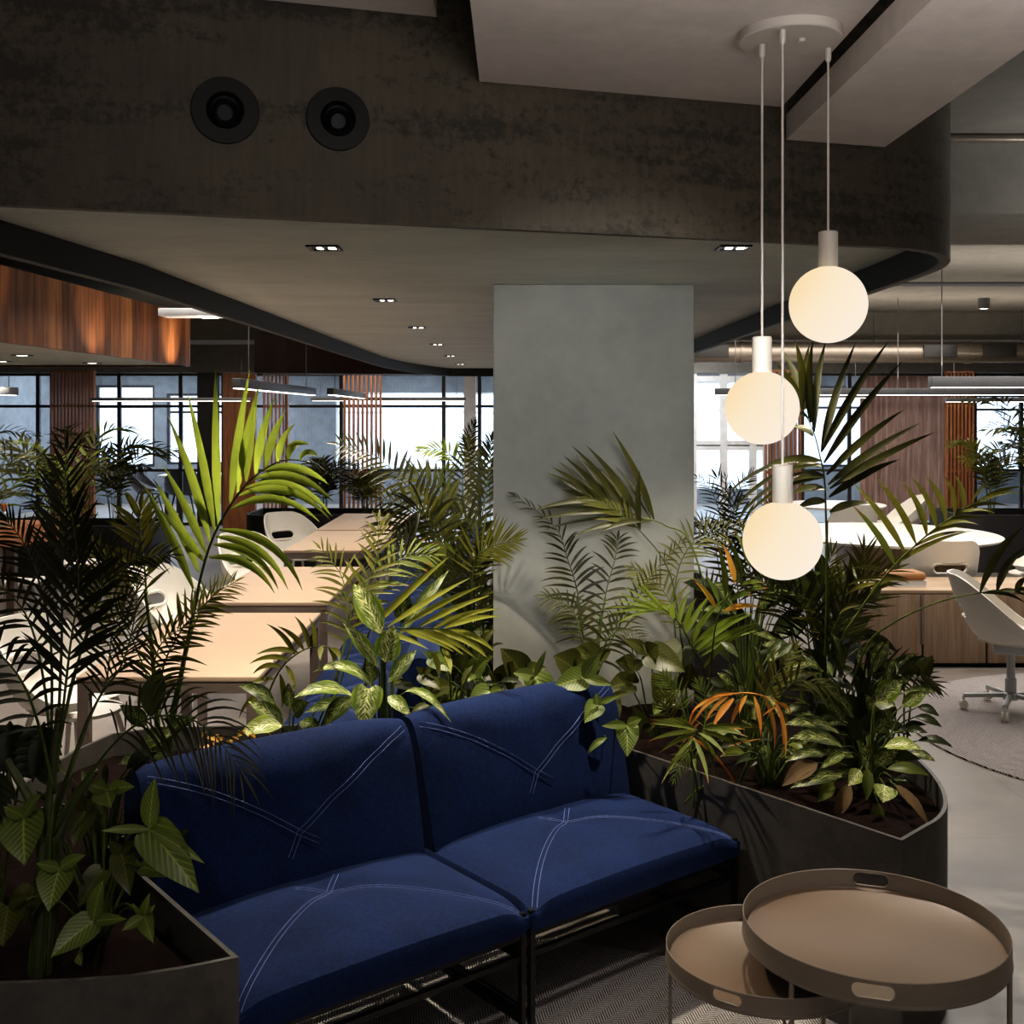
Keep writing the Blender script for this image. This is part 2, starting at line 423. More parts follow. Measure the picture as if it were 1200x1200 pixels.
def spot(name, loc, target, watt, size=60, blend=0.5, col=(1, 0.86, 0.68), r=0.04):
    L = bpy.data.lights.new(name, 'SPOT'); L.energy = watt; L.spot_size = radians(size); L.spot_blend = blend
    L.color = col; L.shadow_soft_size = r
    o = bpy.data.objects.new(name, L); COL.objects.link(o); o.location = loc
    o.rotation_euler = (Vector(target)-Vector(loc)).to_track_quat('-Z', 'Y').to_euler(); return o
def area(name, loc, target, watt, sx, sy, col=(1, 0.9, 0.8)):
    L = bpy.data.lights.new(name, 'AREA'); L.energy = watt; L.shape = 'RECTANGLE'; L.size = sx; L.size_y = sy; L.color = col
    o = bpy.data.objects.new(name, L); COL.objects.link(o); o.location = loc
    o.rotation_euler = (Vector(target)-Vector(loc)).to_track_quat('-Z', 'Y').to_euler(); return o
# ================================================================== the room
XL, XR, YB, YF = -9.0, 11.0, -3.5, 23.0
ZS = 3.08
struct(MB().span((XL, YB, -0.1), (XR, YF, 0)).build('floor', M['floor']))
struct(MB().span((XL, YB, ZS), (XR, YF, ZS+0.1)).build('ceiling', M['slab']))
struct(MB().span((XL-0.15, YB, 0), (XL, YF, ZS)).build('wall_left', M['wallgrey']))
struct(MB().span((XR, YB, 0), (XR+0.15, YF, ZS)).build('wall_right', M['wallgrey']))
struct(MB().span((XL, YB-0.15, 0), (XR, YB, ZS)).build('wall_back', M['wallgrey']))

# far outside wall with window openings: (x0, x1, sill, head)
wins = [(-10.5+2.0, -7.3, 0.75, 2.42), (-7.05, -5.75, 0.8, 2.25), (-3.6, 0.9, 0.7, 2.28), (3.2, 5.2, 0.3, 2.5), (5.75, 8.1, 0.75, 2.4), (9.1, 10.8, 0.6, 2.4)]
mb = MB(); x = XL
for a, b, s, h in wins:
    mb.span((x, YF, 0), (a, YF+0.2, ZS)); mb.span((a, YF, 0), (b, YF+0.2, s)); mb.span((a, YF, h), (b, YF+0.2, ZS)); x = b
mb.span((x, YF, 0), (XR, YF+0.2, ZS))
struct(mb.build('wall_front', M['wallgrey']))
for k, (a, b, s, h) in enumerate(wins):
    mb = MB(); fm = 'whiteframe' if k in (2, 3) else 'frame'
    w = 0.05
    nmul = max(1, round((b-a)/2.3))
    for i in range(nmul+1):
        xx = a+(b-a-w)*i/nmul; mb.span((xx, YF+0.03, s), (xx+w, YF+0.1, h))
    for zz in (s, h-w, s+(h-s)*0.72): mb.span((a, YF+0.035, zz), (b, YF+0.095, zz+w))
    wobj = struct(mb.build('window_%d' % (k+1), M[fm]))
    MB().span((a, YF+0.055, s), (b, YF+0.065, h)).build('pane', M['glass'], wobj)

# down-stand concrete beams across the room
struct(MB().span((XL, 5.3, 2.75), (XR, 6.27, ZS)).build('beam', M['slab']))
struct(MB().span((XL, 14.0, 2.74), (XR, 14.9, ZS)).build('beam', M['slab']))
struct(MB().span((XL, 18.35, 2.5), (XR, 18.65, ZS)).build('beam', M['slab']))

# ---- low soffit carried by the pillar: dark curved fascia, plaster underside
def line(px, py, z):                       # point of the fascia's bottom edge
    Y = F*(z-H)/(CY-py); return ((px-CX)/F*Y, Y)
ZB, ZC = 2.28, 2.378
fa, fb = line(0, 240, ZB), line(1050, 290, ZB)
sl = (fb[1]-fa[1])/(fb[0]-fa[0])
fl = lambda X: fa[1]+(X-fa[0])*sl
def FX(px, py):
    """Point of the fascia's front face seen at a pixel."""
    k = (px-CX)/F; Y = (fa[1]-fa[0]*sl)/(1-k*sl); return Vector((k*Y, Y, H-(py-CY)/F*Y))
outer = [(-1.62, fl(-1.42)+0.35), (-1.56, fl(-1.42)+0.12), (-1.42, fl(-1.42)+0.02), (-1.3, fl(-1.3))]
outer += [(x, fl(x)) for x in (-0.8, -0.3, 0.2, 0.7, 1.0)]
c0 = Vector((1.10, fl(1.10))); 
for t in [i/8 for i in range(9)]:           # rounded corner, quadratic
    p0, p1, p2 = Vector((1.06, fl(1.06))), Vector((1.41, fl(1.41))), Vector((1.42, 3.85))
    q = p0*(1-t)**2+p1*2*t*(1-t)+p2*t*t; outer.append((q.x, q.y))
outer += [(1.42, 6), (1.42, 9), (1.42, 13.8), (-0.75, 13.8)]
for t in [i/6 for i in range(7)]:
    p0, p1, p2 = Vector((-0.8, 13.75)), Vector((-1.25, 12.4)), Vector((-1.31, 10.9))
    q = p0*(1-t)**2+p1*2*t*(1-t)+p2*t*t; outer.append((q.x, q.y))
outer += [(-1.37, 8.5), (-1.41, 6.0), (-1.45, 4.3), (-1.55, 3.3)]
def inset(poly, d):
    n = len(poly); out = []
    for i in range(n):
        a, b, c = Vector(poly[i-1]), Vector(poly[i]), Vector(poly[(i+1) % n])
        n1 = (b-a).normalized(); n2 = (c-b).normalized()
        nn = Vector((-n1.y-n2.y, n1.x+n2.x)); nn = nn/max(0.3, nn.length_squared/2) if nn.length > 1e-5 else Vector((-n1.y, n1.x))
        out.append((b.x+nn.x*d, b.y+nn.y*d))
    return out
inner = inset(outer, 0.03)
struct(MB().ring(outer, inner, ZB, ZS-0.001).build('trim_1', M['fascia'], angle=25))
struct(MB().ring(inset(outer, 0.031), inset(outer, 0.036), ZB+0.001, ZC+0.02).build('trim_2', M['lip'], angle=25))
struct(MB().prism(inset(outer, 0.037), ZC, ZC+0.02).build('soffit', M['soffit']))

# concrete pillar
struct(MB().box((0.359, 4.95+0.44, ZC/2), (0.883, 0.88, ZC-0.002), None, 0.006).build('column', M['column']))

# floating ceiling panels in front of the fascia
z1 = FX(562, 97).z; z0 = FX(512, 22).z; z2 = FX(920, 165).z
g = 0.012
xa = FX(562, 97).x; xb = FX(915, 133).x
struct(MB().prism([(xa-0.03, YB+1), (0.80, YB+1), (xb, fl(xb)-g), (xa, fl(xa)-g)], z1, z1+0.07).build('ceiling_panel', M['plaster']))
xc = FX(512, 22).x
struct(MB().prism([(-2.4, YB+1), (xc, YB+1), (xc, fl(xc)-g), (-1.3, fl(-1.3)-g), (-2.4, fl(-1.3)-g)], z0, z0+0.07).build('ceiling_panel', M['plaster']))
xd, xe = FX(920, 165).x, FX(1035, 178).x
struct(MB().prism([(0.825, YB+1), (1.12, YB+1), (xe, fl(xe)-g), (xd, fl(xd)-g)], z2, z2+0.07).build('ceiling_panel', M['plaster']))

# far glazed partition
GY = 18.5
def gx(px, Y=GY): return (px-CX)/F*Y
mb = MB(); fw = 0.06
ztop = 2.5
posts = [-8.9, gx(45), gx(140), gx(212), gx(262), gx(335), gx(400), gx(520), gx(562), gx(650), gx(770)]
for xx in posts: mb.span((xx-fw/2, GY-0.03, 0), (xx+fw/2, GY+0.03, ztop))
for zz in (0.0, 0.88, 1.93, ztop-0.05): mb.span((-8.9, GY-0.025, zz), (2.9, GY+0.025, zz+0.045))
w = struct(mb.build('window_7', M['frame']))
MB().span((-8.9, GY-0.005, 0.05), (2.9, GY+0.005, ztop-0.05)).build('pane', M['glass'], w)
mb = MB()
for xx in (gx(812), gx(848), gx(882), gx(898)): mb.span((xx-0.06, GY-0.04, 0), (xx+0.06, GY+0.04, ztop))
for zz in (0.0, 1.23, 1.30, ztop-0.14): mb.span((2.95, GY-0.03, zz), (gx(898), GY+0.03, zz+0.09))
w = struct(mb.build('window_8', M['whiteframe']))
MB().span((2.95, GY-0.005, 0.05), (gx(898), GY+0.005, ztop-0.05)).build('pane', M['glass'], w)
mb = MB()
for xx in (gx(905), gx(940), gx(995), gx(1033), gx(1105), gx(1142), gx(1195)+0.02): mb.span((xx-0.03, GY-0.03, 0), (xx+0.03, GY+0.03, ztop))
for zz in (0.0, 0.88, 2.1, ztop-0.05): mb.span((gx(905), GY-0.025, zz), (10.9, GY+0.025, zz+0.045))
w = struct(mb.build('window_9', M['frame']))
MB().span((gx(905), GY-0.005, 0.05), (10.9, GY+0.005, ztop-0.05)).build('pane', M['glass'], w)
# piers between the glazing
struct(MB().span((gx(235), GY-0.2, 0), (gx(258), GY-0.04, ztop)).build('pier', M['frame']))
struct(MB().span((gx(544), GY-0.2, 0), (gx(558), GY-0.04, ztop)).build('pier', M['whiteframe']))


# world: bright overcast sky
W = bpy.data.worlds.new('sky'); SC.world = W; W.use_nodes = True
nt = W.node_tree; nt.nodes.clear()
o = nt.nodes.new('ShaderNodeOutputWorld'); b = nt.nodes.new('ShaderNodeBackground')
tc = nt.nodes.new('ShaderNodeTexCoord'); sp = nt.nodes.new('ShaderNodeSeparateXYZ'); cr = nt.nodes.new('ShaderNodeValToRGB')
nt.links.new(tc.outputs['Generated'], sp.inputs[0]); nt.links.new(sp.outputs[2], cr.inputs[0])
cr.color_ramp.elements[0].position = 0.0; cr.color_ramp.elements[0].color = (0.9, 0.93, 1, 1)
cr.color_ramp.elements[1].position = 0.5; cr.color_ramp.elements[1].color = (0.6, 0.8, 1, 1)
nt.links.new(cr.outputs[0], b.inputs[0]); b.inputs[1].default_value = 3.0
nt.links.new(b.outputs[0], o.inputs[0])

# ================================================================== camera
cam = bpy.data.cameras.new('camera'); co = bpy.data.objects.new('camera', cam); COL.objects.link(co)
co.location = (0, 0, H); co.rotation_euler = (pi/2, 0, 0)
cam.sensor_width = 36; cam.lens = 36*F/1200; cam.shift_y = -(600-CY)/1200
cam.clip_start = 0.05; cam.clip_end = 200
SC.camera = co
SC.view_settings.view_transform = 'Standard'
try: SC.view_settings.look = 'Medium High Contrast'
except Exception: pass
SC.view_settings.exposure = 0.3
# ================================================================== sofa modules
AX, AY = 0.045, 3.065
TH = radians(38.4); U = Vector((cos(TH), sin(TH), 0)); V = Vector((-sin(TH), cos(TH), 0))
def S(x, y, z=0.0): return Vector((AX, AY, 0))+U*x+V*y+Vector((0, 0, z))
WM = 0.866
def seg_d(p, a, b):
    ab = b-a; t = max(0, min(1, (p-a).dot(ab)/ab.length_squared)); return (p-(a+ab*t)).length
def curve2(a, b, bow, n=24):
    a, b = Vector(a), Vector(b); d = (b-a); nn = Vector((-d.y, d.x)).normalized()
    return [a+d*(i/n)+nn*bow*sin(pi*i/n) for i in range(n+1)]

def make_module(label):
    t = thing('sofa_module', label, 'sofa', group=None)
    x0, x1, yf, yb = 0.012, WM-0.012, 0.0, 0.60
    ctr = Vector((WM/2+0.035, 0.385))
    lines = [curve2((x0+0.015, 0.01), ctr, 0.022), curve2((x1-0.01, 0.012), ctr, -0.035)]
    def seat_z(x, y):
        ex = min(x-x0, x1-x)/0.10; ey = min(y-yf, yb-y)/0.10
        e = max(0, min(1, ex)); e2 = max(0, min(1, ey))
        dome = 0.034*(1-((x-WM/2)/(WM/2))**2)*(1-((y-0.3)/0.32)**2*0.8)
        d = min(min((Vector((x, y))-p).length for p in ln) for ln in lines)
        return 0.466+dome-0.012*exp(-(d/0.035)**2)-0.016*exp(-((Vector((x, y))-ctr).length/0.07)**2)-0.012*(1-e)**3-0.012*(1-e2)**3
    mb = MB(); nx, ny = 56, 42
    rows = []
    for j in range(ny+1):
        y = yf+(yb-yf)*j/ny
        rows.append([Vector((x0+(x1-x0)*i/nx, y, seat_z(x0+(x1-x0)*i/nx, y))) for i in range(nx+1)])
    mb.grid(rows)
    per = [rows[0][i] for i in range(nx+1)]+[rows[j][nx] for j in range(1, ny+1)]+[rows[ny][i] for i in range(nx-1, -1, -1)]+[rows[j][0] for j in range(ny-1, 0, -1)]
    c = Vector((WM/2, 0.3, 0))
    def ringat(z, out):
        r = []
        for p in per:
            d = Vector((p.x-c.x, p.y-c.y, 0)); q = p.copy()
            q.x = p.x+out*(d.x/abs(d.x) if abs(abs(d.x)-(x1-x0)/2) < 1e-4 else 0)
            q.y = p.y+out*(d.y/abs(d.y) if abs(abs(d.y)-0.3) < 1e-4 else 0)
            q.z = z if z is not None else p.z
            r.append(q)
        return r
    top = per
    rings = [top]+[ringat(None, 0.004)]
    for q in rings[1]: q.z -= 0.006
    rings += [ringat(0.43, 0.009), ringat(0.40, 0.008), ringat(0.382, 0.0)]
    mb.grid(rings, closed=True)
    mb.add(rings[-1], [list(range(len(per)))])
    mb.build('seat_cushion', M['blue'], t, angle=60)
    # seat stitching: two rows of thread along each line, crossing past the dimple
    st = MB()
    for ln, tail in zip(lines, (Vector((0.055, 0.055)), Vector((-0.085, 0.035)))):
        full = list(ln)+[ctr+tail*0.5, ctr+tail]
        for off in (-0.007, 0.007):
            pts = []
            for i, p in enumerate(full):
                d = (full[min(i+1, len(full)-1)]-full[max(i-1, 0)]).normalized(); q = p+Vector((-d.y, d.x))*off
                q.x = max(x0+0.002, min(x1-0.002, q.x)); q.y = max(0.002, q.y)
                pts.append((q.x, q.y, seat_z(q.x, q.y)+0.0012))
            st.tube(pts, 0.0010, 5)
    st.build('seat_stitching', M['stitch'], t)
    # backrest: leaning pad, rounded over the top
    prof = [(0.475, 0.44), (0.482, 0.50), (0.50, 0.58), (0.525, 0.68), (0.548, 0.76), (0.562, 0.80), (0.580, 0.832), (0.606, 0.850),
            (0.640, 0.852), (0.668, 0.84), (0.690, 0.81), (0.70, 0.76), (0.695, 0.62), (0.68, 0.50), (0.66, 0.42)]
    bc = (WM/2+0.0, 0.615)                       # dimple: x, z along the face
    bl = [curve2((x0+0.02, 0.83), bc, 0.018), curve2((x1-0.02, 0.83), bc, -0.004)]
    def back_pt(x, k):
        y, z = prof[k]
        u = (x-x0)/(x1-x0)
        puff = 0.022*max(0.0, 1-(2*u-1)**2)**0.7
        droop = -0.014*(abs(2*u-1)**6)
        if k <= 7:
            d = min(min((Vector((x, z))-p).length for p in ln) for ln in bl)
            puff -= 0.012*exp(-(d/0.035)**2)
            y -= puff*sin(pi*min(1, (k+0.8)/8.5)); z += droop*(k/7.0)
        elif k <= 10: z += 0.008*(1-(2*u-1)**2)+droop
        # soft folds running down from the seam
        y += 0.006*sin(9*z+3*u)*exp(-((u-1)/0.12)**2)+0.006*sin(11*z)*exp(-(u/0.12)**2)
        return Vector((x, y, z))
    # finer profile
    def finer(pr, m=3):
        out = []
        for a, b in zip(pr, pr[1:]):
            for i in range(m): out.append((a[0]+(b[0]-a[0])*i/m, a[1]+(b[1]-a[1])*i/m))
        return out+[pr[-1]]
    nb = 44
    rows = [[back_pt(x0+(x1-x0)*i/nb, k) for i in range(nb+1)] for k in range(len(prof))]
    mb = MB(); mb.grid(rows)
    for i in (0, nb):
        side = [rows[k][i] for k in range(len(prof))]; mb.add(side, [list(range(len(side)))])
    mb.add([rows[0][0], rows[0][nb], rows[-1][nb], rows[-1][0]], [[0, 1, 2, 3]])
    bo = mb.build('backrest', M['blue'], t, angle=60)
    sd = bo.modifiers.new('soft', 'SUBSURF'); sd.levels = 1; sd.render_levels = 2
    st = MB()
    def face_y(x, z):
        for k in range(8):
            if prof[k][1] <= z <= prof[k+1][1]:
                f = (z-prof[k][1])/(prof[k+1][1]-prof[k][1]); a, b = back_pt(x, k), back_pt(x, k+1)
                q = a.lerp(b, f); return q.y-0.004, q.z
        return back_pt(x, 7).y, z
    for ln, tail in zip(bl, (Vector((0.06, -0.035)), Vector((-0.035, -0.06)))):
        full = list(ln)+[Vector(bc)+tail*0.5, Vector(bc)+tail]
        for off in (-0.007, 0.007):
            pts = []
            for i, p in enumerate(full):
                d = (full[min(i+1, len(full)-1)]-full[max(i-1, 0)]).normalized(); q = p+Vector((-d.y, d.x))*off
                y, z = face_y(q.x, q.y); pts.append((q.x, y, z))
            st.tube(pts, 0.0010, 5)
    st.build('backrest_stitching', M['stitch'], t)
    # thin black steel frame
    a = 0.016
    fr = MB()
    for z in (0.368, 0.31):
        fr.span((0.01, 0.004, z), (WM-0.01, 0.004+a, z+a)); fr.span((0.01, 0.66, z), (WM-0.01, 0.66+a, z+a))
        for xx in (0.006, WM-0.006-a): fr.span((xx, 0.004, z), (xx+a, 0.66+a, z+a))
    for xx in (0.006, WM-0.006-a): fr.span((xx, 0.02, 0.14), (xx+a, 0.66, 0.14+a))
    fr.build('frame', M['black'], t)
    for xx in (0.006, WM-0.006-a):
        MB().span((xx, 0.0, 0.003), (xx+a, a, 0.44)).build('leg', M['black'], t)
        MB().span((xx, 0.66, 0.003), (xx+a, 0.66+a, 0.62)).build('leg', M['black'], t)
    return t
m1 = make_module('left of the two blue armless sofa modules in the foreground')
m1.location = S(-WM-0.002, 0, 0.009); m1.rotation_euler = (0, 0, TH); m1['group'] = 'blue sofa modules in the foreground'
dup(m1, S(0.002, 0, 0.009), TH, 'right of the two blue armless sofa modules in the foreground', 'blue sofa modules in the foreground')
ords = ['nearest', 'second', 'third', 'fourth', 'fifth', 'sixth', 'seventh']
for k in range(7):
    dup(m1, (-0.99, 5.33+k*(WM+0.004), 0), -pi/2, 'blue bench seat beside the tan tables, %s from the planter' % ords[k],
        'row of blue bench seats along the tan tables')

# ================================================================== planter
R_ = 0.61
c1, c2 = S(-0.872, -0.062), S(-0.872, 0.80); c3 = S(0.885, 0.80); c4 = G(1057, 985, R_)
def qb(a, b, c, n): return [a*(1-t)**2+b*2*t*(1-t)+c*t*t for t in [i/n for i in range(n+1)]]
RB = qb(Vector((*G(1088, 967, R_)[:2], 0)), Vector((1.41, 3.44, 0)), Vector((1.415, 3.95, 0)), 12)
pol = [(-1.62, 2.36), G(0, 1153, R_)[:2], G(75, 1150, R_)[:2], G(150, 1145, R_)[:2], G(220, 1134, R_)[:2], c1[:2], c2[:2], c3[:2], c4[:2],
       *[tuple(v.to_2d()) for v in RB], (1.415, 4.6), (1.415, 6.0), (1.415, 11.2), (-0.16, 11.2), (-0.16, 6.0), (-0.16, 4.36),
       (-0.8, 4.34), (-1.34, 4.31), (-1.5, 4.22), (-1.56, 4.0), (-1.62, 3.2)]
pol = [tuple(p) for p in pol]
pl = thing('planter', 'long dark steel planter wrapping round the blue sofa and the concrete pillar', 'planter', (0, 3.6, 0), world=True)
inn = inset(pol, 0.012)
MB().ring(pol, inn, 0.0, R_).build('wall', M['planter'], pl, angle=30)
# soil: gently uneven
def soil_mesh(poly, z):
    from mathutils.geometry import delaunay_2d_cdt
    n = len(poly); rnd = random.Random(3)
    def inside(x, y):
        c = False
        for i in range(n):
            (x1, y1), (x2, y2) = poly[i], poly[i-1]
            if (y1 > y) != (y2 > y) and x < (x2-x1)*(y-y1)/(y2-y1)+x1: c = not c
        return c
    def edge_d(x, y):
        p = Vector((x, y)); return min(seg_d(p, Vector(poly[i-1]), Vector(poly[i])) for i in range(n))
    pts = [Vector(p) for p in poly]; y = 2.3
    while y < 11.2:
        x = -1.7; st = 0.05 if y < 5.2 else 0.12
        while x < 1.5:
            q = (x+rnd.uniform(-0.4, 0.4)*st, y+rnd.uniform(-0.4, 0.4)*st)
            if inside(*q) and edge_d(*q) > st*0.4: pts.append(Vector(q))
            x += st
        y += st
    co_, _, fs, *_ = delaunay_2d_cdt(pts, [(i, (i+1) % n) for i in range(n)], [], 1, 1e-5)
    hgt = lambda p: z+0.05*noise.noise(Vector((p.x*2.3, p.y*2.3, 0)))+0.03*noise.noise(Vector((p.x*11, p.y*11, 4)))
    return MB().add([(p.x, p.y, hgt(p)) for p in co_], fs)
ZSO = 0.53
soil_mesh(inset(pol, 0.013), ZSO-0.005).build('soil', M['soil'], pl, angle=0)

# ================================================================== rug under the sofa
cen, Rr = Vector((-0.49, 1.33)), 2.6
circ = [Vector((cen.x+Rr*cos(2*pi*i/160), cen.y+Rr*sin(2*pi*i/160))) for i in range(160)]
def clip(poly, a, n):
    out = []
    for i in range(len(poly)):
        p, q = poly[i], poly[(i+1) % len(poly)]; dp, dq = (p-a).dot(n), (q-a).dot(n)
        if dp >= 0: out.append(p)
        if dp*dq < 0: out.append(p+(q-p)*(dp/(dp-dq)))
    return out
ms = 0.012
circ = clip(circ, S(0, 0.80-ms).to_2d(), -V.to_2d())
circ = clip(circ, S(-0.872+ms, 0).to_2d(), U.to_2d())
cc = c4.to_2d(); circ = clip(circ, S(0.885-ms, 0).to_2d(), -U.to_2d()) if False else circ
# right planter arm: clip against its two near faces only where they meet the rug
def clip_wedge(poly):
    a = S(0.885-ms, 0).to_2d(); out = []
    left = clip(poly, a, -U.to_2d())
    n2 = (Vector(G(1100, 957, R_)[:2])-cc); n2 = Vector((n2.y, -n2.x)).normalized()
    right = clip(clip(poly, a, U.to_2d()), cc+n2*ms, n2)
    return left, right
L1, R1 = clip_wedge(circ)
mb = MB().prism([tuple(p) for p in L1], 0.0, 0.009)
if len(R1) > 2: mb.prism([tuple(p) for p in R1], 0.0, 0.009)
tag(mb.build('rug', M['rug'], None), 'grey herringbone rug under the blue sofa and tray tables', 'rug')
cen2 = Vector((3.79, 6.35)); tag(MB().lathe([(1.5, 0.0), (1.5, 0.009), (0.0, 0.009)], (cen2.x, cen2.y, 0), 128).build('rug', M['rug2']), 'round grey herringbone rug under the white office chair', 'rug')

# ================================================================== tray tables
def tray_table(label, c, r, h, hole_a, legs):
    t = thing('tray_table', label, 'side table', (c[0], c[1], 0), world=True)
    rim = 0.05*r/0.3
    cx, cy = c
    zb = h-rim
    # tray: floor with a step, rim with two oblong grip holes
    MB().lathe([(0, zb+0.004), (r-0.016, zb+0.004), (r-0.010, zb+0.009), (r-0.010, zb-0.004), (r-0.03, zb-0.006), (0, zb-0.006)], (cx, cy, 0), 96).build('tray', M['tray'], t, angle=40)
    hw, n = 0.15, 128
    rim_mb = MB()
    zs = [zb-0.004, zb+0.3*rim, zb+0.42*rim, zb+0.84*rim, h]
    nz, na = 26, 288
    zz = [zb-0.006+(h-zb+0.006)*i/nz for i in range(nz+1)]
    def inhole(a, z):
        for h0 in hole_a:
            d = (a-h0+pi) % (2*pi)-pi; s = d*r; hz = z-(zb+0.56*rim); hl, hh = 0.046*r/0.3, 0.34*rim
            sx = max(0, abs(s)-(hl-hh))
            if sx*sx+hz*hz < hh*hh: return True
        return False
    for rr, key in ((r, 0), (r-0.003, 1)):
        vs = [(cx+rr*cos(2*pi*j/na), cy+rr*sin(2*pi*j/na), z) for z in zz for j in range(na)]
        fs = []
        for i in range(nz):
            for j in range(na):
                a = 2*pi*(j+0.5)/na
                if inhole(a, (zz[i]+zz[i+1])/2): continue
                j2 = (j+1) % na; q = [i*na+j, i*na+j2, (i+1)*na+j2, (i+1)*na+j]
                fs.append(q if key == 0 else q[::-1])
        rim_mb.add(vs, fs)
    rim_mb.lathe([(r, h), (r-0.0015, h+0.0015), (r-0.003, h)], (cx, cy, 0), 96, close=True)
    rim_mb.lathe([(r, zb-0.006), (r+0.002, zb), (r, zb+0.004), (r-0.003, zb-0.006)], (cx, cy, 0), 96, close=True)
    for h0 in hole_a:                       # beaded edge of each grip hole
        hl, hh = 0.046*r/0.3, 0.34*rim; pts = []
        for i in range(41):
            an = 2*pi*i/40; s = (hl-hh)*(1 if cos(an) >= 0 else -1)+hh*cos(an); z = zb+0.56*rim+hh*sin(an)
            aa = h0+s/r; pts.append((cx+(r-0.0015)*cos(aa), cy+(r-0.0015)*sin(aa), z))
        rim_mb.tube(pts, 0.0028, 6, cap=False)
    rim_mb.build('rim', M['taupe'], t, angle=50, recalc=False)
    for a in legs:
        x, y = cx+(r-0.006)*cos(a), cy+(r-0.006)*sin(a)
        MB().tube([(x, y, zb-0.004), (x, y, 0.009)], 0.006*r/0.3, 10).build('leg', M['taupe'], t)
    rr = r-0.006
    MB().tube([(cx+rr*cos(2*pi*i/64), cy+rr*sin(2*pi*i/64), 0.016) for i in range(65)], 0.005, 8, cap=False).build('base_ring', M['taupe'], t)
    return t
HB, HS_ = 0.56, 0.465
b1 = G(1018, 1018, HB); f1 = G(1023, 1154, HB)
cb = ((1023-600)/F*((b1.y+f1.y)/2), (b1.y+f1.y)/2)
tray_table('larger and taller round taupe metal tray table with grip holes in its rim', cb, 0.314, HB,
           (atan2(cb[1], cb[0])+0.02, atan2(cb[1], cb[0])+pi), [radians(a) for a in (-143, -20, 97)])
b2 = G(905, 1062, HS_); f2 = G(917, 1168, HS_)
cs = (0.638, (b2.y+f2.y)/2)
tray_table('smaller lower round taupe metal tray table tucked under the edge of the taller one', cs, 0.250, HS_,
           (radians(-124), radians(56)), [radians(a) for a in (-176, -52, 66)])

# ================================================================== pendant lamp cluster
PY = F*(z1-H)/(CY-37)
pc = Vector(((926-600)/F*PY, PY, z1))
t = thing('pendant_lamp', 'white ceiling lamp with three glowing opal globes on cords from one round plate', 'pendant lamp', pc, world=True)
MB().lathe([(0.112, -0.001), (0.112, -0.02), (0.109, -0.0225), (0, -0.0225)], pc, 64).build('canopy', M['canopywhite'], t)
MB().lathe([(0.008, 0), (0.008, -0.03), (0, -0.032)], pc+Vector((0.02, -0.02, 0)), 16).build('screw_cap', M['canopywhite'], t)
for (px, py, rp, yy) in ((970.5, 357, 45, 0.045), (893, 478, 43, 0.02), (917, 633.5, 46, -0.075)):
    Y = PY+yy; c = P(px, py, Y); r = rp/F*Y; zt = c.z+r
    capb, capt = zt-0.002, zt+{45: 0.078, 43: 0.077, 46: 0.079}[rp]
    cd = MB().tube([(c.x, c.y, z1-0.022), (c.x, c.y, capt-0.005)], 0.0027, 8).build('cord', M['canopywhite'], t)
    MB().lathe([(0.007, 0), (0.007, -0.028), (0.004, -0.034), (0, -0.034)], (c.x, c.y, z1-0.02), 16).build('cord_grip', M['canopywhite'], cd)
    MB().lathe([(0.02, capb-0.004), (0.0215, capb), (0.0215, capt-0.002), (0.019, capt), (0, capt)], (c.x, c.y, 0), 32).build('lamp_holder', M['lampcap'], t)
    prof = [(r*sin(pi*i/40), -r*cos(pi*i/40)) for i in range(0, 39)]
    g_ = MB().lathe([(x, z) for x, z in prof]+[(0.014, r*1.0)], (0, 0, 0), 64).build('globe', M['globe'], t, angle=60)
    g_.location = c-t.location

# ================================================================== air nozzles on the fascia, downlights
fn = Vector((sl, -1, 0)).normalized()
def nozzle(px, py, rp, label):
    c = FX(px, py); r = rp/F*c.y
    t = thing('air_nozzle', label, 'vent', c+fn*0.001, atan2(fn.y, fn.x)+pi/2)
    R = Matrix.Rotation(pi/2, 3, 'X')
    def lat(prof, name, m, tilt=0, off=(0, 0, 0)):
        mb = MB().lathe(prof, (0, 0, 0), 56)
        T = R @ Matrix.Rotation(tilt, 3, 'X')
        mb.v = [tuple(T @ Vector(v)+Vector(off)) for v in mb.v]; return mb.build(name, m, t, angle=30)
    lat([(r*0.55, 0), (r, 0), (r, 0.006), (r*0.985, 0.008), (r*0.56, 0.008), (r*0.55, 0.0)], 'flange', M['nozzle'])
    lat([(r*0.55, 0.002), (r*0.55, 0.012), (r*0.48, 0.022), (r*0.44, 0.012), (r*0.44, -0.01), (0, -0.01)], 'collar', M['nozzle'])
    lat([(r*0.40, -0.004), (r*0.42, 0.02), (r*0.33, 0.036), (r*0.27, 0.03), (r*0.24, 0.005), (0, 0.005)], 'jet', M['nozzle'], 0.35, (0, -0.004, -0.004))
    return t
nozzle(264, 130, 39, 'left of two black round air nozzles on the dark fascia')
nozzle(396, 140, 37, 'right of two black round air nozzles on the dark fascia')

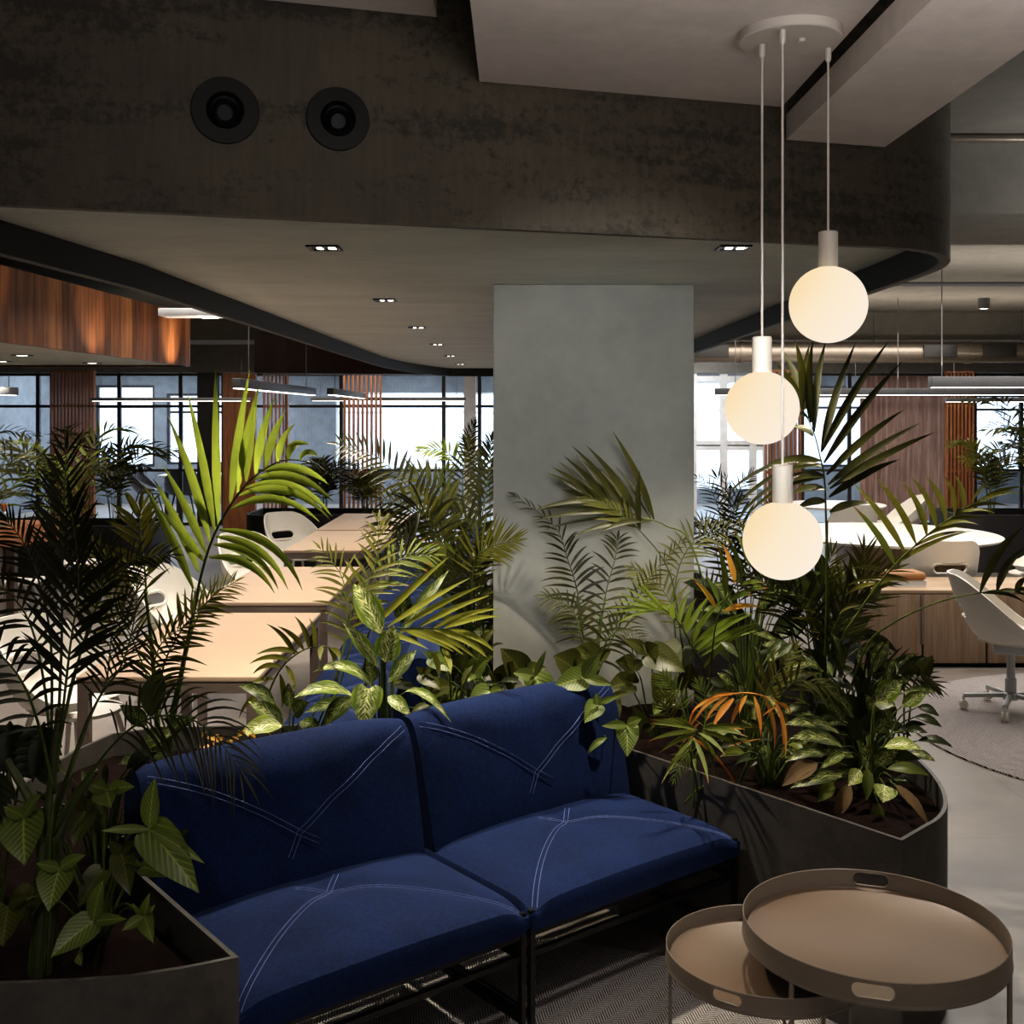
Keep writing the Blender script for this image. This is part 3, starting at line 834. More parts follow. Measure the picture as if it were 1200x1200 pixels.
def downlight(x, y, z, label, group=None, s=0.055):
    t = thing('downlight', label, 'downlight', (x, y, z), group=group)
    mb = MB(); w = s*0.24
    mb.span((-s, -s, -0.006), (s, -s+w, 0)); mb.span((-s, s-w, -0.006), (s, s, 0)); mb.span((-s, -s+w, -0.006), (-s+w, s-w, 0)); mb.span((s-w, -s+w, -0.006), (s, s-w, 0))
    mb.span((-s+w, -s+w, -0.001), (s-w, s-w, 0)); mb.span((-0.004, -s+w, -0.0055), (0.004, s-w, -0.001)); mb.build('bezel', M['black'], t)
    for sx in (-1, 1):
        MB().box((sx*s*0.36+s*0.12, s*0.1, -0.003), (s*0.42, s*0.55, 0.003)).build('lens', M['bulb'], t)
    return t
DL = [(-0.645+0.012*k, 3.87+1.75*k) for k in range(6)]
nm = ['nearest the camera', 'second', 'third', 'fourth', 'fifth', 'farthest']
for k, (x, y) in enumerate(DL):
    downlight(x, y, ZC, 'square recessed downlight left of the pillar, %s in the line of six' % nm[k], 'downlights in the low soffit')
downlight(0.76, 3.87, ZC, 'square recessed downlight to the right of the concrete pillar', 'downlights in the low soffit')

# ================================================================== left: hanging walnut canopy over the bar
kA, kB = Vector((-3.62, 3.6)), Vector((-3.17, 11.3))
can = [(-8.8, 3.6), tuple(kA), (-3.39, 7.47)]
for i in range(9):
    t_ = i/8; p0, p1, p2 = Vector((-3.19, 11.0)), Vector((-3.16, 11.35)), Vector((-3.4, 11.4)); q = p0*(1-t_)**2+p1*2*t_*(1-t_)+p2*t_*t_; can.append(tuple(q))
can += [(-8.8, 11.4)]
t = thing('bar_canopy', 'walnut-clad canopy with curved end hanging over the bar at left', 'canopy', (-5, 8, 2.3), world=True)
MB().ring(can, inset(can, 0.04), 2.29, 2.8).build('wood_cladding', M['canopywood'], t, angle=30)
MB().prism(inset(can, 0.041), 2.31, 2.34).build('underside', M['soffit'], t)
for k, (px, py) in enumerate(((26, 416), (108, 425), (2, 423))):
    Y = F*(2.31-H)/(CY-py); x = (px-CX)/F*Y
    d = thing('downlight', ['round downlight under the walnut canopy, nearest of three', 'round downlight under the walnut canopy, at its right end', 'round downlight under the walnut canopy, at the picture edge'][k], 'downlight', (x, Y, 2.309))
    MB().lathe([(0.05, 0), (0.09, 0), (0.09, -0.006), (0.05, -0.006)], n=24, close=True).build('bezel', M['black'], d)
    MB().lathe([(0.05, -0.001), (0.05, -0.004), (0, -0.004)], n=24).build('lens', M['bulb'], d)
# dark bulkhead behind the soffit
struct(MB().prism([(-2.95, 12.9), (-1.0, 13.4), (-0.95, 13.75), (-2.95, 13.6)], 2.29, 2.72).build('bulkhead', M['darkwood']))

# linear lamps
def linear_lamp(label, a, b, w, h, cable_at=(0.12, 0.88), group=None, ztop=ZS):
    a, b = Vector(a), Vector(b); d = (b-a).normalized(); c = (a+b)/2
    t = thing('linear_lamp', label, 'ceiling lamp', c, world=True, group=group)
    mb = MB(); mb.bar(a, b, w, h, bev=0.004); mb.build('housing', M['fixture'], t)
    n = Vector((0, 0, -1)); 
    MB().bar(a+d*0.02+n*(h/2+0.002), b-d*0.02+n*(h/2+0.002), w*0.8, 0.006).build('diffuser', M['strip'], t)
    for k in cable_at:
        q = a.lerp(b, k); MB().tube([q+Vector((0, 0, h/2-0.005)), (q.x, q.y, ztop)], 0.004, 6).build('cable', M['fixture'], t)
    return t
linear_lamp('long suspended linear lamp left of the soffit, above the second tan table', (-2.08, 8.5, 2.045), (-2.12, 12.0, 2.055), 0.075, 0.075)
linear_lamp('short suspended linear lamp in front of the dark bulkhead', (-2.10, 13.0, 2.08), (-2.10, 15.9, 2.08), 0.075, 0.075)
linear_lamp('suspended linear lamp under the walnut canopy at the left edge', (-5.2, 9.0, 2.03), (-5.12, 11.6, 2.05), 0.08, 0.08, (0.3, 0.95), 2.31)
linear_lamp('thin suspended lamp across the left glass wall beside the slatted screen', (-6.2, 16.6, 2.04), (-3.85, 16.6, 2.04), 0.06, 0.05, (0.06, 0.94))
linear_lamp('thin suspended lamp across the bright glass wall left of the pillar', (-2.96, 16.6, 2.045), (-0.68, 16.6, 2.045), 0.06, 0.05, (0.06, 0.94))
linear_lamp('suspended linear lamp nearest the sideboard at the right edge', (3.36, 9.05, 2.07), (6.2, 9.05, 2.07), 0.1, 0.085, (0.033, 0.97))
linear_lamp('long suspended lamp behind the arching palm at right', (2.2, 12.2, 2.06), (6.6, 12.2, 2.06), 0.07, 0.07, (0.05, 0.45))
linear_lamp('thin far suspended lamp in front of the curtain', (6.0, 15.6, 2.02), (8.4, 15.6, 2.02), 0.07, 0.06, (0.05, 0.9))
linear_lamp('thin far suspended lamp behind the upper globe', (3.5, 16.2, 2.08), (5.1, 16.2, 2.08), 0.07, 0.05, (0.1, 0.9))
lp = P(228, 367, 8.4)
t = thing('panel_lamp', 'flat hanging light panel in front of the walnut canopy end', 'ceiling lamp', lp, world=True)
MB().box(lp, (0.48, 0.22, 0.055), None, 0.006).build('housing', M['whiteframe'], t)
MB().box(lp+Vector((0.1, 0, -0.03)), (0.12, 0.16, 0.006)).build('diffuser', M['strip'], t)
MB().tube([lp, (lp.x, lp.y, ZS)], 0.006, 6).build('rod', M['fixture'], t)

# right: duct, pipes, spot
DY = 13.7; dz = H+(CY-413)/F*DY
t = thing('air_duct', 'spiral galvanised air duct with dark grilles running under the right ceiling', 'duct', (5, DY, dz), world=True)
mb = MB(); prof = []
n_ = 150
mb.tube([(1.8+9.0*i/n_, DY, dz) for i in range(n_+1)], [0.125+0.004*(i % 2) for i in range(n_+1)], 20); mb.build('pipe', M['duct'], t, angle=20)
for px in (832, 1097, 1166):
    x = (px-CX)/F*DY
    f_ = MB().box((x, DY-0.13, dz+0.01), (0.4, 0.04, 0.15), None, 0.004).build('grille', M['grille'], t)
mbh = MB()
for x in (2.6, 4.4, 6.2, 8.0, 9.8): mbh.tube([(x, DY, dz+0.1), (x, DY, ZS)], 0.006, 6)
mbh.build('hanger', M['fixture'], t)
for px in (868, 1134): MB().lathe([(0.132, -0.02), (0.138, -0.02), (0.138, 0.02), (0.132, 0.02)], (0, 0, 0), 24, close=True).build('joint_band', M['duct'], t).matrix_local = Matrix.Translation(Vector(((px-CX)/F*DY, DY, dz))-t.location) @ Matrix.Rotation(pi/2, 4, 'Y')
tag(MB().tube([(1.5, 5.12, H+(CY-162)/F*5.12), (8, 5.12, H+(CY-162)/F*5.12)], 0.02, 12).build('ceiling_pipe', M['duct']), 'grey pipe along the ceiling in front of the near concrete beam', 'pipe')
tag(MB().tube([(2.0, 10.2, 2.99), (8, 10.2, 2.99)], 0.02, 10).build('ceiling_pipe', M['fixture']), 'thin dark conduit along the right ceiling above the surface spotlight', 'pipe')
sp_ = P(1153, 357, 12.3); sp_.z = ZS
t = thing('surface_spotlight', 'small grey cylinder spotlight on the right ceiling', 'spotlight', sp_)
dzs = -0.115
MB().lathe([(0.062, 0), (0.062, dzs+0.005), (0.064, dzs), (0.045, dzs), (0.045, dzs+0.01), (0, dzs+0.01)], n=28).build('body', M['fixture'], t)
MB().lathe([(0.045, dzs+0.004), (0, dzs+0.004)], n=20).build('lens', M['bulb'], t)

# ================================================================== left: tables, chairs, bar
def meeting_table(label, x0, x1, y0, y1, h=0.74, group='tan tables in a row on the left'):
    t = thing('meeting_table', label, 'table', ((x0+x1)/2, (y0+y1)/2, 0), world=True, group=group)
    MB().span((x0, y0, h-0.022), (x1, y1, h), 0.004).build('tabletop', M['tabletop'], t)
    mb = MB(); w = 0.045
    for ya in (y0+0.004, y1-w-0.004): mb.span((x0+0.004, ya, h-0.068), (x1-0.004, ya+w, h-0.023))
    for xa in (x0+0.004, x1-w-0.004): mb.span((xa, y0+w, h-0.068), (xa+w, y1-w, h-0.023))
    mb.build('apron', M['tableframe'], t)
    for xa in (x0+0.004, x1-w-0.004):
        for ya in (y0+0.004, y1-w-0.004): MB().span((xa, ya, 0), (xa+w, ya+w, h-0.068)).build('leg', M['tableframe'], t)
    return t
meeting_table('tan rectangular table nearest the planter', -1.77, -1.03, 4.57, 6.06)
meeting_table('second tan rectangular table from the planter', -1.79, -1.05, 6.39, 7.90)
meeting_table('third tan rectangular table from the planter, end on to the last one', -1.80, -1.07, 8.86, 10.36)
meeting_table('farthest tan rectangular table, next to the slatted wood screen', -1.82, -1.08, 10.46, 12.2)

def shell_chair(label, mshell, base='legs', pad=None, leg_m='white', group=None, hole=True, top=0.83):
    """One-piece bucket chair: wrap-round shell with an oblong opening low in the back. Faces local -Y."""
    t = thing('shell_chair' if base == 'legs' else 'office_chair', label, 'chair', group=group)
    na, nh = 72, 18
    def edge(a):                     # height of the rim round the shell; a = 0 at the back
        k = max(0, min(1, (abs(a)-radians(25))/radians(100))); k = k*k*(3-2*k); return top*(1-k)+0.50*k
    amax = radians(140)
    def pt(a, h, d=0.0):
        zb = 0.44; ze = edge(a); z = zb+(ze-zb)*h
        r = 0.19+0.075*min(1, h*2.2)**0.6+0.02*h+d
        lean = 0.09*(z-0.44)/0.38*max(0, cos(a))
        return Vector((r*1.08*sin(a), (r*0.95)*cos(a)+lean, z))
    rows_o = [[pt(-amax+2*amax*i/na, j/nh) for i in range(na+1)] for j in range(nh+1)]
    rows_i = [[pt(-amax+2*amax*i/na, j/nh, -0.014) for i in range(na+1)] for j in range(nh+1)]
    def skip(i, j):
        if not hole: return False
        a = -amax+2*amax*(i+0.5)/na; z = pt(a, (j+0.5)/nh).z
        s = a*0.26; hz = (z-0.605); s2 = max(0, abs(s)-0.085); return s2*s2+hz*hz < 0.042**2
    mb = MB(); n1 = na+1
    for rows, rev in ((rows_o, 0), (rows_i, 1)):
        fs = []
        for j in range(nh):
            for i in range(na):
                if skip(i, j): continue
                q = [j*n1+i, j*n1+i+1, (j+1)*n1+i+1, (j+1)*n1+i]; fs.append(q[::-1] if rev else q)
        mb.add([p for r in rows for p in r], fs)
    for seq_o, seq_i in ((rows_o[nh], rows_i[nh]), ([r[0] for r in rows_o], [r[0] for r in rows_i]), ([r[na] for r in rows_o], [r[na] for r in rows_i])):
        mb.grid([seq_o, seq_i])
    # edge of the opening
    ng = 24; loop = []
    for i in range(ng+1):
        an = 2*pi*i/ng; s = (0.085 if cos(an) >= 0 else -0.085)+0.044*cos(an); z = 0.605+0.044*sin(an); a = s/0.26
        loop.append(pt(a, (z-0.44)/(edge(a)-0.44), -0.007))
    if hole: mb.tube(loop, 0.012, 8, cap=False)
    # seat pan
    pan = [[Vector((0.0, -0.03, 0.432))]*49]
    for k in range(1, 8):
        f = k/7; row = []
        for i in range(49):
            a = 2*pi*i/48; x = 0.205*sin(a)*f; y = (0.185*cos(a) if cos(a) > 0 else 0.25*cos(a))*f
            row.append(Vector((x*(1.06 if cos(a) < 0 else 1), y, 0.432+0.014*f**4-(0.03*f**6 if cos(a) < -0.6 else 0))))
        pan.append(row)
    mb.grid(pan); mb.grid([[p-Vector((0, 0, 0.016)) for p in r] for r in pan]); mb.grid([pan[-1], [p-Vector((0, 0, 0.016)) for p in pan[-1]]])
    mb.build('seat_shell', mshell, t, angle=50, recalc=False)
    if pad is not None: MB().lathe([(0, 0.455), (0.15, 0.458), (0.168, 0.452), (0.168, 0.441), (0, 0.438)], (0, -0.04, 0), 40).build('seat_pad', pad, t)
    if base == 'legs':
        for sx in (-1, 1):
            for sy in (-1, 1):
                MB().tube([(sx*0.13, sy*0.12-0.02, 0.425), (sx*0.215, sy*0.22-0.02, 0.006)], [0.014, 0.011], 10).build('leg', M[leg_m], t)
        MB().bar((-0.14, -0.14, 0.415), (0.14, 0.10, 0.415), 0.03, 0.012).bar((0.14, -0.14, 0.412), (-0.14, 0.10, 0.412), 0.03, 0.012).build('leg_mount', M[leg_m], t)
    else:
        MB().box((0, -0.01, 0.385), (0.20, 0.22, 0.055), None, 0.012).build('mechanism', M[leg_m], t)
        MB().tube([(0, 0, 0.37), (0, 0, 0.10)], [0.024, 0.024], 16).lathe([(0.033, 0.10), (0.033, 0.20), (0.026, 0.205)], n=20).build('column', M[leg_m], t)
        MB().lathe([(0, 0.075), (0.045, 0.075), (0.045, 0.11), (0.03, 0.12), (0, 0.12)], n=20).build('hub', M[leg_m], t)
        for k in range(5):
            a = 2*pi*k/5+0.45; e = Vector((cos(a)*0.27, sin(a)*0.27, 0.085))
            arm = MB().bar(Vector((cos(a)*0.03, sin(a)*0.03, 0.10)), e, 0.032, 0.026, bev=0.006).build('base_arm', M[leg_m], t)
            mbc = MB().tube([e, e-Vector((0, 0, 0.03))], 0.008, 8)
            for s in (-0.012, 0.012):
                cc_ = e+Vector((-sin(a)*s, cos(a)*s, -0.053)); mbc.tube([cc_+Vector((-sin(a), cos(a), 0))*-0.008, cc_+Vector((-sin(a), cos(a), 0))*0.008], 0.025, 18)
            mbc.build('caster', M['white'], arm)
    return t
ch0 = shell_chair('white shell chair with an oval opening, left of the third tan table', M['shell'], group='white shell chairs along the tan tables')
ch0.location = (-2.06, 9.15, 0); ch0.rotation_euler = (0, 0, pi/2-0.75)
gch = 'white shell chairs along the tan tables'
dup(ch0, (-2.12, 11.1, 0), pi/2-0.8, 'white shell chair with an oval opening, left of the farthest tan table', gch)
dup(ch0, (-2.1, 7.2, 0), pi/2-0.4, 'white shell chair left of the second tan table, half hidden by palm leaves', gch)
dup(ch0, (-2.1, 5.35, 0), pi/2-0.3, 'white shell chair left of the nearest tan table, behind the dark palm', gch)

# bar table with thick wooden slab
e0, e1 = G(0, 620, 1.0), G(69, 611, 1.0)
dv = (e1-e0).normalized(); nv = Vector((-dv.y, dv.x, 0))
bar = [e0-dv*1.6, e0, e0+dv*(e1-e0).length*0.8, e1, e1+dv*0.06+nv*0.10, e1+nv*0.55, e0-dv*1.6+nv*0.8]
t = thing('bar_table', 'high bar table with a thick orange-brown wooden slab at the left edge', 'table', (e0.x, e0.y, 0), world=True)
MB().prism([p[:2] for p in bar], 0.86, 1.0).build('slab_top', M['barwood'], t)
for q in (e0+nv*0.12+dv*0.1, e1+nv*0.3-dv*0.15):
    MB().span((q.x-0.03, q.y-0.03, 0), (q.x+0.03, q.y+0.03, 0.86)).build('leg', M['tableframe'], t)
MB().bar(e0-dv*1.0+nv*0.4+Vector((0, 0, -0.6)), e1-dv*0.2+nv*0.4+Vector((0, 0, -0.6)), 0.04, 0.04).build('foot_rail', M['tableframe'], t)
bo_ = P(5, 613, 8.15); bo_.z = 1.0
t = thing('bottle', 'clear glass bottle with a cork stopper standing on the wooden bar', 'bottle', bo_)
MB().lathe([(0, 0.001), (0.032, 0.001), (0.035, 0.006), (0.035, 0.075), (0.03, 0.095), (0.016, 0.108), (0.016, 0.125), (0.018, 0.127)], n=32).build('body', M['bottleglass'], t)
MB().lathe([(0, 0.11), (0.0155, 0.11), (0.021, 0.13), (0.023, 0.158), (0.02, 0.162), (0, 0.162)], n=24).build('cork', M['cork'], t)

def low_stool(label, loc, rz, group):
    t = thing('stool', label, 'stool', loc, rz, group)
    MB().box((0, 0, 0.455), (0.42, 0.36, 0.03), None, 0.012).build('seat', M['white'], t)
    for sx in (-1, 1):
        for sy in (-1, 1): MB().tube([(sx*0.12, sy*0.11, 0.44), (sx*0.19, sy*0.17, 0.0)], 0.016, 8).build('leg', M['greymetal'], t)
    MB().bar((-0.165, -0.15, 0.16), (0.165, -0.15, 0.16), 0.022).bar((-0.165, 0.15, 0.16), (0.165, 0.15, 0.16), 0.022).bar((-0.168, -0.15, 0.2), (-0.168, 0.15, 0.2), 0.022).bar((0.168, -0.15, 0.2), (0.168, 0.15, 0.2), 0.022).build('stretcher', M['greymetal'], t)
    return t
s0 = low_stool('white stool with splayed grey metal legs under the wooden bar, nearest the picture edge', (-4.05, 9.15, 0), 0.1, 'white stools by the bar')
dup(s0, (-3.95, 10.3, 0), 0.3, 'white stool with grey metal legs behind the wooden bar, half hidden by the dark palm', 'white stools by the bar')

# slatted wood screens
def slat_screen(label, px0, px1, Y, n, top=2.47, group='slatted wooden screens', deep=0.05):
    x0, x1 = (px0-CX)/F*Y, (px1-CX)/F*Y
    t = thing('slat_screen', label, 'screen', ((x0+x1)/2, Y, 0), world=True, group=group)
    mb = MB(); w = (x1-x0)/n*0.42
    for i in range(n):
        x = x0+(x1-x0-w)*i/(n-1); mb.span((x, Y-deep, 0.03), (x+w, Y+deep, top-0.03))
    mb.build('slats', M['slatwood'], t)
    MB().span((x0, Y-deep-0.01, 0), (x1, Y+deep+0.01, 0.03)).span((x0, Y-deep-0.01, top-0.03), (x1, Y+deep+0.01, top)).span((x0, Y-0.015, 0.95), (x1, Y+0.015, 0.985)).span((x0, Y-0.015, 1.93), (x1, Y+0.015, 1.96)).build('rails', M['slatwood'], t)
slat_screen('vertical slat screen in orange wood just left of the bright window', 403, 447, 16.2, 9)
slat_screen('dark slatted wooden screen behind the dark palm at far left', 60, 111, 16.8, 13)
slat_screen('narrow slatted wooden screen behind the suspended lamp', 309, 338, 17.4, 7)
slat_screen('slatted orange wood screen behind the globes, right of the pillar', 896, 938, 16.5, 9)
slat_screen('slatted orange wood screen to the right of the sheer curtain', 1108, 1140, 17.0, 8)
t = tag(MB().span((gx(262, 17.8), 17.75, 0), (gx(300, 17.8), 17.85, 2.47)).build('wood_panel', M['slatwood']), 'flat brown wooden wall panel behind the bright arching palm frond', 'panel')

# curtain: pleated sheer
cx0, cx1, CYY = gx(1008, 18.1), gx(1106, 18.1), 18.1
mb = MB(); n_ = 240; rows = []
for z in (0.12, 0.6, 1.2, 1.8, 2.44):
    rows.append([Vector((cx0+(cx1-cx0)*i/n_, CYY+0.05*sin(i*2*pi/15+0.4*sin(i*0.21)), z)) for i in range(n_+1)])
mb.grid(rows); tag(mb.build('curtain', M['curtain'], recalc=False, angle=0), 'pleated brown sheer curtain on the far right glass wall', 'curtain')

# meeting room behind the left glass
t = thing('meeting_table', 'white meeting table in the room behind the left glass wall', 'table', (-5.6, 20.5, 0), world=True)
MB().span((-6.3, 20.0, 0.71), (-4.9, 21.0, 0.74), 0.006).build('tabletop', M['whitetop'], t)
for xa in (-6.2, -5.05):
    for ya in (20.1, 20.8): MB().span((xa, ya, 0), (xa+0.06, ya+0.06, 0.71)).build('leg', M['frame'], t)
dk = shell_chair('dark shell chair at the left end of the meeting table behind glass', M['darkshell'], leg_m='black', group='dark chairs in the glazed room', hole=False, top=0.86)
dk.location = (-6.55, 20.2, 0); dk.rotation_euler = (0, 0, pi/2)
dup(dk, (-5.75, 19.65, 0), pi+0.3, 'dark shell chair in front of the meeting table behind glass', 'dark chairs in the glazed room')

# ================================================================== right: sideboard, books, tables, chairs
SX0, SX1, SY0, SY1, SH = 2.48, 4.75, 8.03, 8.68, 0.555
t = thing('sideboard', 'low greyed oak sideboard with long recessed handles', 'sideboard', (3.6, 8.3, 0), world=True)
MB().span((SX0, SY0+0.02, 0.03), (SX1, SY1, SH-0.025)).build('carcass', M['darkpot'], t)
MB().span((SX0-0.005, SY0, SH-0.024), (SX1, SY1, SH), 0.002).build('top', M['oaktop'], t)
MB().span((SX0+0.03, SY0+0.05, 0), (SX1-0.03, SY1-0.03, 0.03)).build('plinth', M['black'], t)
sx = [(1008, 1080), (1082, 1155), (1157, 1228)]
for k, (a, b) in enumerate(sx):
    xa, xb = (a-CX)/F*SY0+0.003, (b-CX)/F*SY0
    d = MB().span((xa, SY0, 0.035), (xb, SY0+0.018, SH-0.03), 0.002).build('door', M['oak'], t)
    if k == 0: MB().span((xb-0.006, SY0-0.012, 0.17), (xb+0.016, SY0+0.0, SH-0.03), 0.003).build('handle', M['tableframe'], d)
    if k == 2: MB().span((xb-0.006, SY0-0.012, 0.17), (xb+0.016, SY0+0.0, SH-0.03), 0.003).build('handle', M['tableframe'], d)
def book(label, c, s, mc, rz, group=None):
    t = thing('book', label, 'book', c, rz, group)
    MB().span((-s[0]/2, -s[1]/2, 0), (s[0]/2, s[1]/2, 0.003)).span((-s[0]/2, -s[1]/2, s[2]-0.003), (s[0]/2, s[1]/2, s[2])).span((-s[0]/2, -s[1]/2, 0.003), (-s[0]/2+0.003, s[1]/2, s[2]-0.003)).build('cover', mc, t)
    MB().span((-s[0]/2+0.004, -s[1]/2+0.004, 0.0035), (s[0]/2-0.004, s[1]/2-0.004, s[2]-0.0035)).build('pages', M['paper'], t)
bc_ = Vector(((1058-CX)/F*8.3, 8.3, SH))
book('grey-white book lying flat on the oak sideboard under the ochre cushion', bc_+Vector((0.01, 0, 0)), (0.26, 0.2, 0.042), M['whiteframe'], 0.04)
t = thing('seat_cushion_pad', 'small ochre leather pad lying on the book on the oak sideboard', 'cushion', bc_+Vector((-0.01, 0, 0.0425)), 0.06)
MB().box((0, 0, 0.03), (0.29, 0.22, 0.06), None, 0.024, seg=4).build('pad', M['orange'], t); MB().tube([(0.145*cos(a), 0.11*sin(a), 0.03) for a in [i*2*pi/40 for i in range(41)]], 0.002, 5, cap=False).build('piping', M['orange'], t)

oc = shell_chair('white office chair on casters on the round rug at right', M['shell'], 'star', M['pad'], 'greymetal')
oc.location = (3.02, 6.82, 0.009); oc.rotation_euler = (0, 0, pi/2-0.35+0.0)
ocg = [c for c in oc.children if c.name.startswith('seat')]
dup(ch0, (3.42, 9.05, 0), pi, 'pale shell chair seen from behind between the sideboard and the white table', 'white chairs at the oval table')
dup(ch0, (4.62, 9.9, 0), -pi/2-0.3, 'white shell chair at the right picture edge, by the white table', 'white chairs at the oval table')

t = thing('oval_table', 'white oval-topped table on an oak box base behind the sideboard', 'table', (3.4, 10.15, 0), world=True)
mb = MB().lathe([(0, 0.742), (0.97, 0.742), (0.985, 0.735), (0.96, 0.712), (0, 0.705)], (0, 0, 0), 96)
mb.v = [(3.38+v[0]*0.98, 10.15+v[1]*1.03, v[2]) for v in mb.v]; mb.build('tabletop', M['whitetop'], t)
MB().span((3.02, 9.85, 0), (4.05, 10.5, 0.704), 0.003).build('box_base', M['oak'], t)
t = thing('round_table', 'far white round table behind the lowest globe', 'table', (3.95, 13.4, 0), world=True)
MB().lathe([(0, 0.742), (0.60, 0.742), (0.61, 0.735), (0.59, 0.712), (0, 0.705)], (3.85, 13.5, 0), 64).build('tabletop', M['whitetop'], t)
MB().lathe([(0.28, 0), (0.28, 0.012), (0.035, 0.03), (0.035, 0.704), (0, 0.704)], (3.85, 13.5, 0), 32).build('pedestal', M['white'], t)
dup(ch0, (3.75, 12.55, 0), pi+0.2, 'far white shell chair in front of the small round table', 'white chairs at the round table')
dup(ch0, (4.7, 13.7, 0), -pi/2, 'far white shell chair to the right of the small round table', 'white chairs at the round table')

def pot(label, poly, h, name='planter_box'):
    c = sum((Vector(p) for p in poly), Vector((0, 0)))/len(poly)
    t = thing(name, label, 'planter', (c.x, c.y, 0), world=True)
    MB().ring(poly, inset(poly, 0.03), 0, h).build('wall', M['darkpot'], t, angle=30)
    MB().prism(inset(poly, 0.031), 0.0, h-0.07).build('soil', M['soil'], t)
rp = lambda x0, x1, y0, y1, r: [(x0+r-r*cos(a), y0+r-r*sin(a)) for a in [i*pi/16 for i in range(9)]]+[(x1-r+r*sin(a), y0+r-r*cos(a)) for a in [i*pi/16 for i in range(9)]]+[(x1, y1), (x0, y1)]
pot('dark rounded planter behind the white chairs on the left', rp(-3.2, -1.45, 13.3, 14.4, 0.3), 0.62)
pot('dark low planter with palms at the right picture edge', rp(5.15, 9.5, 12.9, 13.9, 0.3), 0.66)
pot('dark planter of palms behind the wooden bar', rp(-7.4, -4.0, 12.2, 13.2, 0.3), 0.6)

# ================================================================== lamps
for k, (x, y) in enumerate(DL):
    spot('downlight_lamp', (x, y, ZC-0.02), (x, y, 0), (140, 120, 95, 70, 50, 40)[k], 110, 0.7, (1, 0.90, 0.74))
spot('downlight_lamp', (0.76, 3.87, ZC-0.02), (0.78, 3.87, 0), 110, 110, 0.7, (1, 0.90, 0.74))
# unseen camera-side spots, added to light sofa, trays, pillar, planter and rug
spot('ceiling_spot', (0.30, 1.9, 2.58), (0.04, 2.98, 0.47), 17, 30, 1.0, (1, 0.9, 0.8), 0.05)
spot('ceiling_spot', (1.5, 2.0, 2.55), (0.62, 2.78, 0.2), 9, 44, 0.6, (1, 0.88, 0.76), 0.04)
spot('ceiling_spot', (0.15, 0.4, 1.95), (0.36, 4.95, 1.72), 230, 25, 0.6, (0.99, 0.99, 0.97), 0.15)
spot('ceiling_spot', (-0.5, 0.2, 2.3), (-0.95, 2.45, 0.55), 38, 34, 0.9, (1, 0.95, 0.85), 0.06)
spot('ceiling_spot', (1.5, 2.0, 2.55), (0.40, 3.25, 0.0), 36, 22, 0.7, (1, 0.94, 0.88), 0.05)
# added fill lamp behind the camera; added uplight brightening the floating ceiling panels
area('window_daylight', (0.5, YB+0.3, 1.5), (0.5, 4, 1.6), 14, 7.0, 2.4, (1, 0.97, 0.93))
area('ceiling_wash', (0.7, 0.7, 2.05), (0.7, 0.75, 4), 23, 1.4, 1.4, (1, 0.96, 0.94))
# area lamps without fixtures, added to brighten the open office
area('office_light', (-2.5, 7.5, 2.7), (-2.5, 7.5, 0), 60, 1.4, 6.0, (1, 0.94, 0.88)).data.spread = radians(110)
area('office_light', (3.6, 8.2, 2.7), (3.6, 8.2, 0), 105, 3.5, 4.0, (1, 0.95, 0.89))
area('office_light', (3.6, 12.5, 2.7), (3.6, 12.5, 0), 60, 3.5, 2.0, (1, 0.94, 0.88))
area('lamp_uplight', (4.5, 9.05, 2.2), (4.5, 9.05, 4), 16, 3.0, 0.3, (1, 0.90, 0.80))  # uplights added to brighten the slab and beams
area('lamp_uplight', (4.5, 12.2, 2.2), (4.5, 12.2, 4), 20, 4.0, 0.3, (1, 0.86, 0.72))
area('lamp_uplight', (-2.4, 10.0, 2.2), (-2.4, 10.0, 4), 14, 0.3, 3.0, (1, 0.85, 0.7))
area('office_light', (-3.2, 15.6, 2.7), (-3.2, 15.6, 0), 50, 5.0, 1.0, (1, 0.9, 0.78))
area('office_light', (5.5, 15.6, 2.7), (5.5, 15.6, 0), 50, 4.0, 1.0, (1, 0.9, 0.78))
for x in (-7.6, -5.2, -2.0, 1.0, 4.5, 8.0): area('room_light', (x, 20.8, 2.9), (x, 20.8, 0), 130, 1.6, 2.5, (0.88, 0.94, 1))  # fill added in the rooms behind the glass
area('office_light', (2.6, 17.0, 2.7), (2.8, 18.0, 0.5), 30, 1.2, 0.8, (0.97, 0.98, 1))
area('lamp_uplight', (4.2, 4.6, 2.35), (4.2, 4.7, 4), 30, 3.0, 0.5, (0.98, 0.97, 0.95))  # added uplight out of frame, no linear lamp hangs here
for x, y in ((-5.6, 10.2), (-4.6, 9.2), (-5.0, 11.2)): spot('canopy_downlight', (x, y, 2.28), (x, y, 0), 45, 110, 0.7, (1, 0.9, 0.75))
for k in range(4):
    y = 5.5+1.7*k
    spot('canopy_wash', (-2.95+0.03*k, y, 2.2), (-3.42+0.05*k, y, 2.6), 26, 70, 0.9, (1, 0.84, 0.64), 0.03)  # added spots hanging free, brightening the walnut cladding from below
